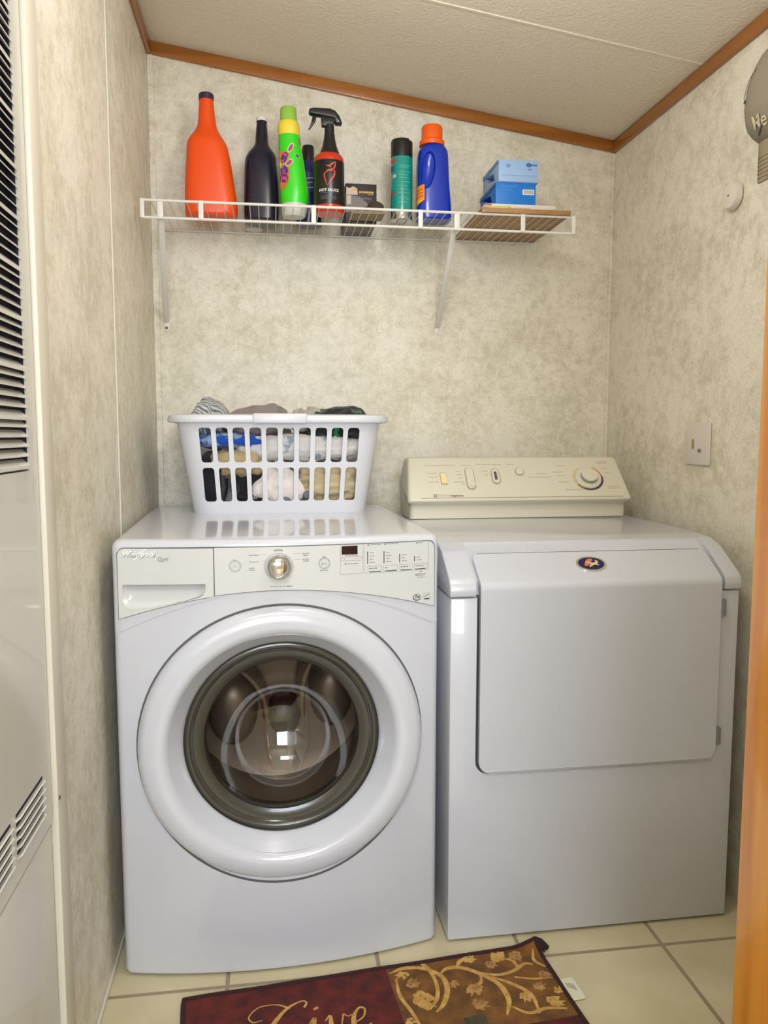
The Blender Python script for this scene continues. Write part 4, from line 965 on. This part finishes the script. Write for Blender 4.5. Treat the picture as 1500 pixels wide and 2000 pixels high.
# ---- clothes
def garment(name, label, x0, x1, yA, yB, z0, z1, m, seed, amp=0.008, e=2.6, freq=22, peak=0.0, px=0.5, tri=0.0):
    cx, cy, cz_ = (x0+x1)/2, (yA+yB)/2, (z0+z1)/2; hx, hy, hz = (x1-x0)/2, (yB-yA)/2, (z1-z0)/2
    b = bmesh.new(); NU, NV = 72, 36; rings = []
    for j in range(1, NV):
        ph = -PI/2+PI*j/NV; rg = []
        for i in range(NU):
            th = 2*PI*i/NU
            cp_, sp = math.cos(ph), math.sin(ph); ct_, st_ = math.cos(th), math.sin(th)
            f = lambda c, p: math.copysign(abs(c)**(2/p), c)
            x = hx*f(cp_, e)*f(ct_, e); y = hy*f(cp_, e)*f(st_, e); z = hz*f(sp, 2.0)
            v = Vector((x, y, z))
            nz = noise.noise(Vector((x*freq, y*freq, z*freq*1.6))+Vector((seed*7.1, 0, 0)))
            fold = 1-abs(noise.noise(Vector((x*freq*1.5+z*freq*0.8*math.sin(seed)+seed, y*freq*0.5, z*freq*1.9*(0.6+0.4*math.cos(seed*2))+seed*3))))*3.2
            fine = noise.noise(Vector((x*freq*2.6, y*freq*2.6+seed, z*freq*3.4)))
            if tri: v.x *= 1-tri*(v.z+hz)/(2*hz)
            nn = v.normalized() if v.length else Vector((0, 0, 1))
            v += nn*(amp*(nz*0.9+fold*0.85+fine*0.5)-amp*0.9)
            if z > 0 and peak: v.z += peak*math.exp(-((x/hx-px)/0.5)**2)*(z/hz)
            # keep inside the basket wall
            wx = cx+v.x; wy = max(min(cy+v.y, yB), yA+0.0005)
            rg.append(b.verts.new((wx, wy, max(cz_+v.z, z0))))
        rings.append(rg)
    bot = b.verts.new((cx, cy, z0)); top = b.verts.new((cx, cy, max(v.co.z for v in rings[-1])))
    for k in range(len(rings)-1):
        for i in range(NU):
            j = (i+1) % NU; b.faces.new([rings[k][i], rings[k][j], rings[k+1][j], rings[k+1][i]])
    for i in range(NU):
        j = (i+1) % NU; b.faces.new([bot, rings[0][j], rings[0][i]]); b.faces.new([top, rings[-1][i], rings[-1][j]])
    mb = MB(); merge(mb.bm, b)
    o = mb.build(name, m, angle=2.5)
    return tag(o, label, 'clothes', 'clothes heaped in the laundry basket')
def cloth(name, rgb, pattern=None, rgb2=None, scale=30, thr=0.55):
    m = mat(name, rgb, 0.9, bump=0.25, bscale=500, sheen=0.2)
    if pattern:
        nt = m.node_tree; N = nt.nodes; L = nt.links; b = N['Principled BSDF']; tc = N.new('ShaderNodeTexCoord')
        if pattern == 'stripe':
            w = N.new('ShaderNodeTexWave'); w.inputs['Scale'].default_value = scale; w.inputs['Distortion'].default_value = 1.5; w.bands_direction = 'DIAGONAL'; src = w.outputs['Fac']
        elif pattern == 'noise':
            w = N.new('ShaderNodeTexNoise'); w.inputs['Scale'].default_value = scale; w.inputs['Detail'].default_value = 3; src = w.outputs['Fac']
        else:
            w = N.new('ShaderNodeTexVoronoi'); w.inputs['Scale'].default_value = scale; src = w.outputs['Distance']
        L.new(tc.outputs['Object'], w.inputs['Vector'])
        r = N.new('ShaderNodeValToRGB'); r.color_ramp.elements[0].position = thr-0.03; r.color_ramp.elements[1].position = thr+0.03
        r.color_ramp.elements[0].color = (*lin(rgb), 1); r.color_ramp.elements[1].color = (*lin(rgb2), 1)
        L.new(src, r.inputs[0]); L.new(r.outputs[0], b.inputs['Base Color'])
    return m
FY = -0.380
garment('trousers', 'khaki trousers bunched low in the right half of the laundry basket', 0.400, 0.600, FY+0.012, -0.10, 0.953, 1.084, cloth('khaki_cloth', (202, 184, 146)), 3, 0.013, e=4.5)
garment('trousers', 'khaki trousers folded across the left side of the laundry basket', 0.165, 0.345, FY+0.006, -0.10, 1.034, 1.128, cloth('khaki_cloth2', (200, 176, 132)), 5, 0.011, e=4)
garment('shirt', 'black shirt at the bottom left corner of the laundry basket', 0.134, 0.215, FY+0.014, -0.10, 0.953, 1.112, cloth('black_cloth', (26, 24, 34)), 8, 0.006, e=4)
garment('shirt', 'black cloth behind the white undershirt low in the laundry basket', 0.222, 0.410, FY+0.028, -0.10, 0.953, 1.076, cloth('black_cloth2', (22, 20, 28)), 9, 0.008, e=4)
garment('undershirt', 'white undershirt with black trim, lowest white garment in the laundry basket', 0.258, 0.466, FY+0.002, -0.335, 0.966, 1.090, cloth('white_cloth', (234, 224, 218)), 11, 0.008, e=2.6, tri=0.72)
garment('shirt', 'white shirt printed with pale blue patches across the basket', 0.235, 0.610, FY+0.004, -0.10, 1.080, 1.163, cloth('white_print_cloth', (228, 224, 222), 'noise', (150, 172, 190), 26, 0.60), 14, 0.011, e=4.5)
garment('shirt', 'bright blue and white patterned shirt at the upper left of the basket', 0.122, 0.335, FY+0.000, -0.12, 1.116, 1.166, cloth('blue_cloth', (20, 84, 190), 'noise', (160, 190, 222), 24, 0.56), 17, 0.008, e=3.5)
garment('shirt', 'grey striped shirt sticking out at the left end of the basket', 0.112, 0.232, FY+0.008, -0.16, 1.150, 1.250, cloth('grey_stripe_cloth', (116, 118, 122), 'stripe', (196, 198, 196), 34, 0.5), 21, 0.013, e=3, peak=0.010, px=-0.3)
garment('shirt', 'mauve grey shirt humped above the rim left of the handle', 0.205, 0.400, FY+0.012, -0.14, 1.150, 1.238, cloth('mauve_cloth', (140, 126, 122)), 23, 0.011, e=3.2, peak=0.014, px=0.6)
garment('shirt', 'light grey shirt behind the handle of the laundry basket', 0.395, 0.500, FY+0.040, -0.14, 1.158, 1.238, cloth('light_grey_cloth', (184, 176, 168)), 27, 0.008, e=3)
garment('shorts', 'black shorts with green piping at the right end of the basket', 0.430, 0.624, FY+0.004, -0.14, 1.138, 1.234, cloth('black_green_cloth', (20, 24, 26), 'stripe', (16, 130, 80), 4.5, 0.95), 31, 0.010, e=3.4, peak=0.010, px=0.7)
u = [o for o in COL.objects if o.name.startswith('undershirt')][0]
for (x, z, rx, rz) in ((0.378, 0.978, 0.014, 0.010), (0.438, 0.992, 0.012, 0.011), (0.290, 0.985, 0.015, 0.004)):
    MB().lathe([(0, 0), (rx, 0), (rx*0.9, -0.004), (0, -0.005)], 16, (x, FY+0.003, z), 'Y', sy=rz/rx).build('black_trim', M['black_plastic'], u)
tag(MB().lathe([(0, 0), (0.0058, 0), (0.0062, -0.002), (0.004, -0.0035), (0, -0.003)], 18, (0.193, FY-0.005, 1.085), 'Y').build('button', mat('brown_button', (84, 66, 74), 0.4)), 'small dark brown button caught at the left of the basket slots', 'button')

# ---------------------------------------------------------------- right wall items
sp = thing('switch_plate', 'white wall plate low on the right wall above the dryer', 'wall plate', (W, -0.588, 1.135))
MB().box(-0.006, 0, -0.057, 0.057, -0.057, 0.057, bev=0.003, seg=3).build('plate', mat('plate_white', (216, 208, 200), 0.35), sp)
MB().box(-0.0085, -0.006, 0.018, 0.026, -0.014, 0.012, bev=0.001).build('brass_screw', mat('brass', (170, 140, 84), 0.4, metal=0.3), sp)
MB().box(-0.010, -0.006, -0.018, -0.006, -0.022, -0.014, bev=0.001).build('slot', mat('slot_shadow', (140, 128, 118), 0.5), sp)
sn = thing('wall_sensor', 'small round white knob-like fixture on right wall below the cap', 'fixture', (W, -0.712, 1.737))
MB().lathe([(0, 0), (0.026, 0), (0.0315, -0.004), (0.0315, -0.017), (0.029, -0.021), (0.024, -0.0225), (0, -0.0225)], 40, (0, 0, 0), 'X').build('housing', mat('sensor_white', (222, 214, 204), 0.35), sn)
MB().lathe([(0, -0.0225), (0.0025, -0.0225), (0.002, -0.0235), (0, -0.0235)], 12, (0, 0.0, 0.0), 'X').build('screw', M['print_dark'], sn)
# cap
cp_ = thing('baseball_cap', 'grey baseball cap hanging brim down on the right wall', 'cap', (W-0.004, -0.906, 1.786))
capm = mat('grey_twill', (142, 134, 116), 0.85, bump=0.3, bscale=400)
b = bmesh.new(); NU, NV = 40, 18; R = []
for j in range(NV+1):
    a = PI*j/NV; row = []
    for i in range(NU+1):
        th = PI*i/NU
        # half dome against the wall: z up, y sideways, x out of the wall
        rz = (0.135 if math.cos(a) < 0 else 0.085)*(-math.cos(a)); s_ = math.sin(a)**0.8
        wy = 0.098*(1-0.15*max(0, rz)/0.118)
        row.append(b.verts.new((-0.088*math.sin(th)*s_, wy*math.cos(th)*s_, 0.090+rz)))
    R.append(row)
for j in range(NV):
    for i in range(NU): b.faces.new([R[j][i], R[j][i+1], R[j+1][i+1], R[j+1][i]])
bmesh.ops.remove_doubles(b, verts=b.verts[:], dist=1e-5)
bmesh.ops.recalc_face_normals(b, faces=b.faces[:])
for v in b.verts:
    v.co.y += 0.004*noise.noise(v.co*30)
mb = MB(); merge(mb.bm, b); mb.build('crown', capm, cp_, angle=2)
bm_ = MB(); rg = []
for k in range(13):
    t = -1+2*k/12
    y = 0.080*t; zt = 0.012 + 0.012*abs(t)**2; zb = -0.078+0.040*abs(t)**2.5; xo = -0.045*(1-t*t)-0.010
    rg.append([(xo, y, zt), (xo-0.006, y*0.72, zb), (xo-0.002, y*0.72, zb-0.001), (xo+0.004, y, zt)])
bm_.loft(rg).build('brim', mat('brim_tan', (148, 134, 106), 0.85, bump=0.2, bscale=300), cp_, angle=1.2)
st_ = MB()
for q in range(6):
    pts = []
    for k in range(13):
        t = -0.92+1.84*k/12; zt = 0.012+0.012*t*t; zb = -0.078+0.040*abs(t)**2.5; f = 0.40+0.10*q; y = 0.080*t*(1-0.28*f)
        xo = -0.045*(1-t*t)-0.010; pts.append((xo-0.006*f-0.0006, y, zt+(zb-zt)*f))
    st_.tube(pts, 0.0005, 5)
st_.build('brim_stitching', mat('thread', (100, 90, 76), 0.9), cp_)
def capfn(u, v, t):
    rz = v-0.090; a = math.acos(max(-1, min(1, -rz/(0.135 if rz > 0 else 0.085)))); s_ = math.sin(a)**0.8; th = u/0.09
    wy = 0.098*(1-0.15*max(0, rz)/0.118); k = 1.03+t*12
    return (-0.088*math.sin(th)*s_*k, wy*math.cos(th)*s_*k, v)
em = MB(); bmx = text2d('Me', 0.036, 0.3, 0.0004)
for v in bmx.verts: v.co.x = v.co.x
conform(em, shift(bmx, 0.126, 0.044), capfn, 0.0006, 0, stepx=0.005)
conform(em, ribbon([(0.122, 0.024), (0.140, 0.028), (0.16, 0.038)], [0.001, 0.003, 0.001]), capfn, 0.0012, 1)
conform(em, ribbon([(0.100, 0.110), (0.115, 0.140), (0.14, 0.158)], [0.001, 0.0022, 0.001]), capfn, 0.0012, 1)
conform(em, flat([ellipse(0.112, 0.100, 0.004)]), capfn, 0.0015, 2)
em.build('embroidery', [mat('embroidery_tan', (208, 198, 170), 0.7), mat('embroidery_grey', (84, 80, 84), 0.7), mat('eyelet', (40, 30, 44), 0.6)], cp_, smooth=False)

# ---------------------------------------------------------------- rug
rot = 0.0895
rug = thing('rug', 'burgundy and brown scroll patterned rug on the floor before the machines', 'rug', (0.149, -1.006, 0.0), rot)
RW, RL = 0.772, 0.50
def rz_(x, y):   # curled back right corner
    d = max(0, 1-math.hypot(x-RW, y)/0.05); return 0.015*d**1.3 + 0.0015*noise.noise(Vector((x*9, y*9, 0)))+0.0015
def rf(off): return lambda u, v, t: (u, v, rz_(u, v)+off+t)
rm_ = MB()
conform(rm_, flat([[(0, -RL), (0.424, -RL), (0.424, 0), (0, 0)]]), rf(0), 0.006, 0, stepx=0.012, stepy=0.012)
conform(rm_, flat([[(0.424, -0.222), (RW, -0.222), (RW, 0), (0.424, 0)]]), rf(0), 0.006, 1, stepx=0.008, stepy=0.008)
conform(rm_, flat([[(0.424, -RL), (RW, -RL), (RW, -0.222), (0.424, -0.222)]]), rf(0), 0.006, 0, stepx=0.02, stepy=0.02)
conform(rm_, flat([[(0.540, -0.30), (0.585, -0.30), (0.585, -0.178), (0.540, -0.178)]]), rf(0.0056), 0.0008, 3, stepx=0.02, stepy=0.02)
G = rf(0.0056)
def stroke(pts, ws, mi=2): conform(rm_, ribbon(pts, ws, 8), G, 0.0009, mi)
# word: Live
sx, sy, sc_ = 0.126, -0.164, 0.77
def S(pts, ws): stroke([(sx+p[0]*sc_, sy+p[1]*sc_) for p in pts], [w*sc_ for w in ws])
S([(0.145, 0.112), (0.153, 0.128), (0.140, 0.137), (0.100, 0.118), (0.060, 0.070), (0.035, 0.018), (0.008, 0.0), (-0.010, 0.012), (0.010, 0.022), (0.060, 0.008), (0.110, 0.0), (0.150, 0.022)], [0.007, 0.005, 0.003, 0.008, 0.013, 0.011, 0.004, 0.004, 0.003, 0.006, 0.005, 0.003])
S([(0.108, 0.118), (0.075, 0.140), (0.030, 0.140), (0.002, 0.112), (0.010, 0.090), (0.035, 0.092)], [0.006, 0.003, 0.003, 0.0035, 0.0045, 0.002])
S([(0.150, 0.050), (0.165, 0.066), (0.160, 0.040), (0.152, 0.010), (0.168, 0.004), (0.185, 0.024)], [0.003, 0.009, 0.012, 0.009, 0.005, 0.003])
S([(0.168, 0.098), (0.180, 0.104)], [0.007, 0.008])
S([(0.192, 0.052), (0.206, 0.066), (0.204, 0.030), (0.208, 0.004), (0.226, 0.020), (0.240, 0.064)], [0.003, 0.007, 0.013, 0.010, 0.004, 0.005])
S([(0.240, 0.066), (0.252, 0.056), (0.262, 0.060)], [0.004, 0.003, 0.003])
S([(0.262, 0.028), (0.290, 0.046), (0.298, 0.072), (0.284, 0.078), (0.266, 0.052), (0.262, 0.018), (0.278, 0.002), (0.306, 0.020)], [0.003, 0.004, 0.006, 0.006, 0.011, 0.013, 0.008, 0.003])
# scrolls
T = lambda P: [(0.424+p[0], -p[1]) for p in P]
def SC(P, w, mi=2): stroke(T(P), [q*1.25 for q in w], mi)
SC([(0.004, 0.020), (0.040, 0.010), (0.080, 0.020), (0.110, 0.050), (0.112, 0.090), (0.092, 0.130), (0.070, 0.150)], [0.002, 0.008, 0.007, 0.008, 0.009, 0.008, 0.003])
SC([(0.082, 0.004), (0.092, 0.030), (0.094, 0.070), (0.084, 0.110), (0.060, 0.140)], [0.008, 0.007, 0.006, 0.007, 0.003])
SC([(0.014, 0.040), (0.010, 0.090), (0.022, 0.140), (0.030, 0.190)], [0.003, 0.006, 0.006, 0.003])
SC([(0.110, 0.045), (0.130, 0.032), (0.160, 0.036), (0.190, 0.060), (0.220, 0.100), (0.224, 0.150), (0.205, 0.190)], [0.003, 0.007, 0.008, 0.008, 0.009, 0.009, 0.003])
SC([(0.190, 0.058), (0.230, 0.075), (0.270, 0.070), (0.300, 0.055), (0.318, 0.062)], [0.003, 0.006, 0.007, 0.006, 0.002])
SC([(0.215, 0.078), (0.250, 0.110), (0.275, 0.150), (0.270, 0.200)], [0.003, 0.007, 0.007, 0.003])
SC([(0.262, 0.090), (0.300, 0.105), (0.340, 0.110)], [0.003, 0.004, 0.002])
SC([(0.282, 0.062), (0.278, 0.040), (0.262, 0.028)], [0.006, 0.005, 0.002])
SC([(0.335, 0.020), (0.325, 0.050), (0.340, 0.075)], [0.002, 0.006, 0.003])
SC([(0.150, 0.034), (0.165, 0.016), (0.185, 0.010)], [0.003, 0.008, 0.003])
SC([(0.222, 0.170), (0.250, 0.195), (0.290, 0.190), (0.330, 0.200)], [0.002, 0.006, 0.006, 0.003])
SC([(0.195, 0.062), (0.186, 0.090), (0.160, 0.098)], [0.003, 0.006, 0.003])
def leaf(cx, cy, r, n=5, mi=2, ph=0.0):
    # acanthus leaf: a curved spine with lobes of unequal length on both sides
    tip = (cx+r*math.cos(ph), cy+r*math.sin(ph)); q = (-math.sin(ph), math.cos(ph)); d = (math.cos(ph), math.sin(ph))
    SC([(cx-r*d[0]*0.6, cy-r*d[1]*0.6), (cx+q[0]*r*0.12, cy+q[1]*r*0.12), tip], [r*0.12, r*0.34, r*0.05], mi)
    for k in range(n):
        f = -0.45+1.1*k/n; sg = 1 if k % 2 else -1; l = r*(0.75-0.25*abs(f))
        b0 = (cx+d[0]*r*f, cy+d[1]*r*f)
        SC([b0, (b0[0]+(q[0]*sg*0.55+d[0]*0.15)*l, b0[1]+(q[1]*sg*0.55+d[1]*0.15)*l), (b0[0]+(q[0]*sg*0.75+d[0]*0.55)*l, b0[1]+(q[1]*sg*0.75+d[1]*0.55)*l)], [r*0.14, r*0.30, r*0.05], mi)
leaf(0.052, 0.108, 0.036, 6, 2, 0.9); leaf(0.045, 0.062, 0.022, 5, 4, -0.9); leaf(0.185, 0.014, 0.022, 5, 2, -0.6); leaf(0.250, 0.022, 0.026, 6, 2, -1.2)
leaf(0.290, 0.024, 0.024, 5, 4, 1.9); leaf(0.168, 0.104, 0.026, 6, 4, 2.2); leaf(0.032, 0.030, 0.020, 4, 2, 2.6); leaf(0.325, 0.098, 0.020, 5, 4, 0.8)
leaf(0.312, 0.175, 0.024, 6, 2, 0.2); leaf(0.336, 0.148, 0.016, 4, 2, -1.0); leaf(0.160, 0.150, 0.024, 5, 4, 0.5); leaf(0.262, 0.148, 0.020, 5, 2, 2.0); leaf(0.225, 0.040, 0.018, 5, 4, 0.4)
leaf(0.130, 0.080, 0.016, 4, 4, 1.6); leaf(0.300, 0.130, 0.018, 5, 4, -0.3); leaf(0.012, 0.165, 0.018, 4, 2, 1.2)
def rugmat(n, a, b_, sc):
    m = mat(n, a, 0.95, bump=0.9, bscale=420, sheen=0.03); nt = m.node_tree; N = nt.nodes
    t = N.new('ShaderNodeTexNoise'); t.inputs['Scale'].default_value = sc; t.inputs['Detail'].default_value = 7
    tc = N.new('ShaderNodeTexCoord'); nt.links.new(tc.outputs['Object'], t.inputs['Vector'])
    r = N.new('ShaderNodeValToRGB'); r.color_ramp.elements[0].position = 0.38; r.color_ramp.elements[1].position = 0.66
    r.color_ramp.elements[0].color = (*lin(a), 1); r.color_ramp.elements[1].color = (*lin(b_), 1)
    nt.links.new(t.outputs['Fac'], r.inputs[0]); nt.links.new(r.outputs[0], N['Principled BSDF'].inputs['Base Color']); return m
rm_.build('pile', [rugmat('rug_burgundy', (70, 12, 12), (108, 28, 18), 30), rugmat('rug_brown', (96, 60, 18), (136, 88, 30), 24), rugmat('rug_gold', (190, 142, 70), (216, 176, 96), 60), rugmat('rug_olive', (62, 56, 34), (80, 72, 44), 50), rugmat('rug_tan', (150, 106, 60), (196, 150, 84), 60)], rug, angle=0.5)
bi = MB(); n = 40
P = [(RW*k/n, 0.0) for k in range(n)] + [(RW, -RL*k/n) for k in range(n)] + [(RW-RW*k/n, -RL) for k in range(n)] + [(0, -RL+RL*k/n) for k in range(n)]
bi.tube([(x, y, rz_(x, y)+0.0052) for x, y in P], 0.0052, 8, closed=True)
bi.build('binding', mat('rug_binding', (52, 26, 26), 0.95, bump=0.8, bscale=300), rug)
ts = MB()
for k in range(9):
    a = -0.9+k*0.28; q = Vector((RW, 0, rz_(RW, 0)+0.006)); l = 0.014+0.006*random.random()
    q = q + Vector((0, -0.004*k, -0.0012*k)); ts.tube([q, q+Vector((l*0.6*math.cos(a)+0.003, l*0.5*math.sin(a)-0.004, 0.002)), q+Vector((l*math.cos(a)+0.009, l*math.sin(a)-0.010, -0.007))], [0.0045, 0.0038, 0.002], 6)
ts.build('frayed_corner', mat('fray', (44, 24, 26), 0.95), rug)
tg = MB(); conform(tg, flat([rrect(RW+0.002, RW+0.036, -0.178, -0.112, 0.006)]), lambda u, v, t: (u, v, 0.002+t), 0.001, 0)
conform(tg, shift(text2d('A', 0.012, 0.2), RW+0.008, -0.130, -1.0), lambda u, v, t: (u, v, 0.003+t), 0.0003, 1) if False else None
for k in range(4): bar(tg, RW+0.014+k*0.004, RW+0.016+k*0.004, -0.140-k*0.004, -0.126-k*0.002, lambda u, v, t: (u, v, 0.003+t), mi=1)
tg.build('care_tag', [mat('tag_white', (220, 214, 190), 0.6), M['print']], rug, smooth=False)
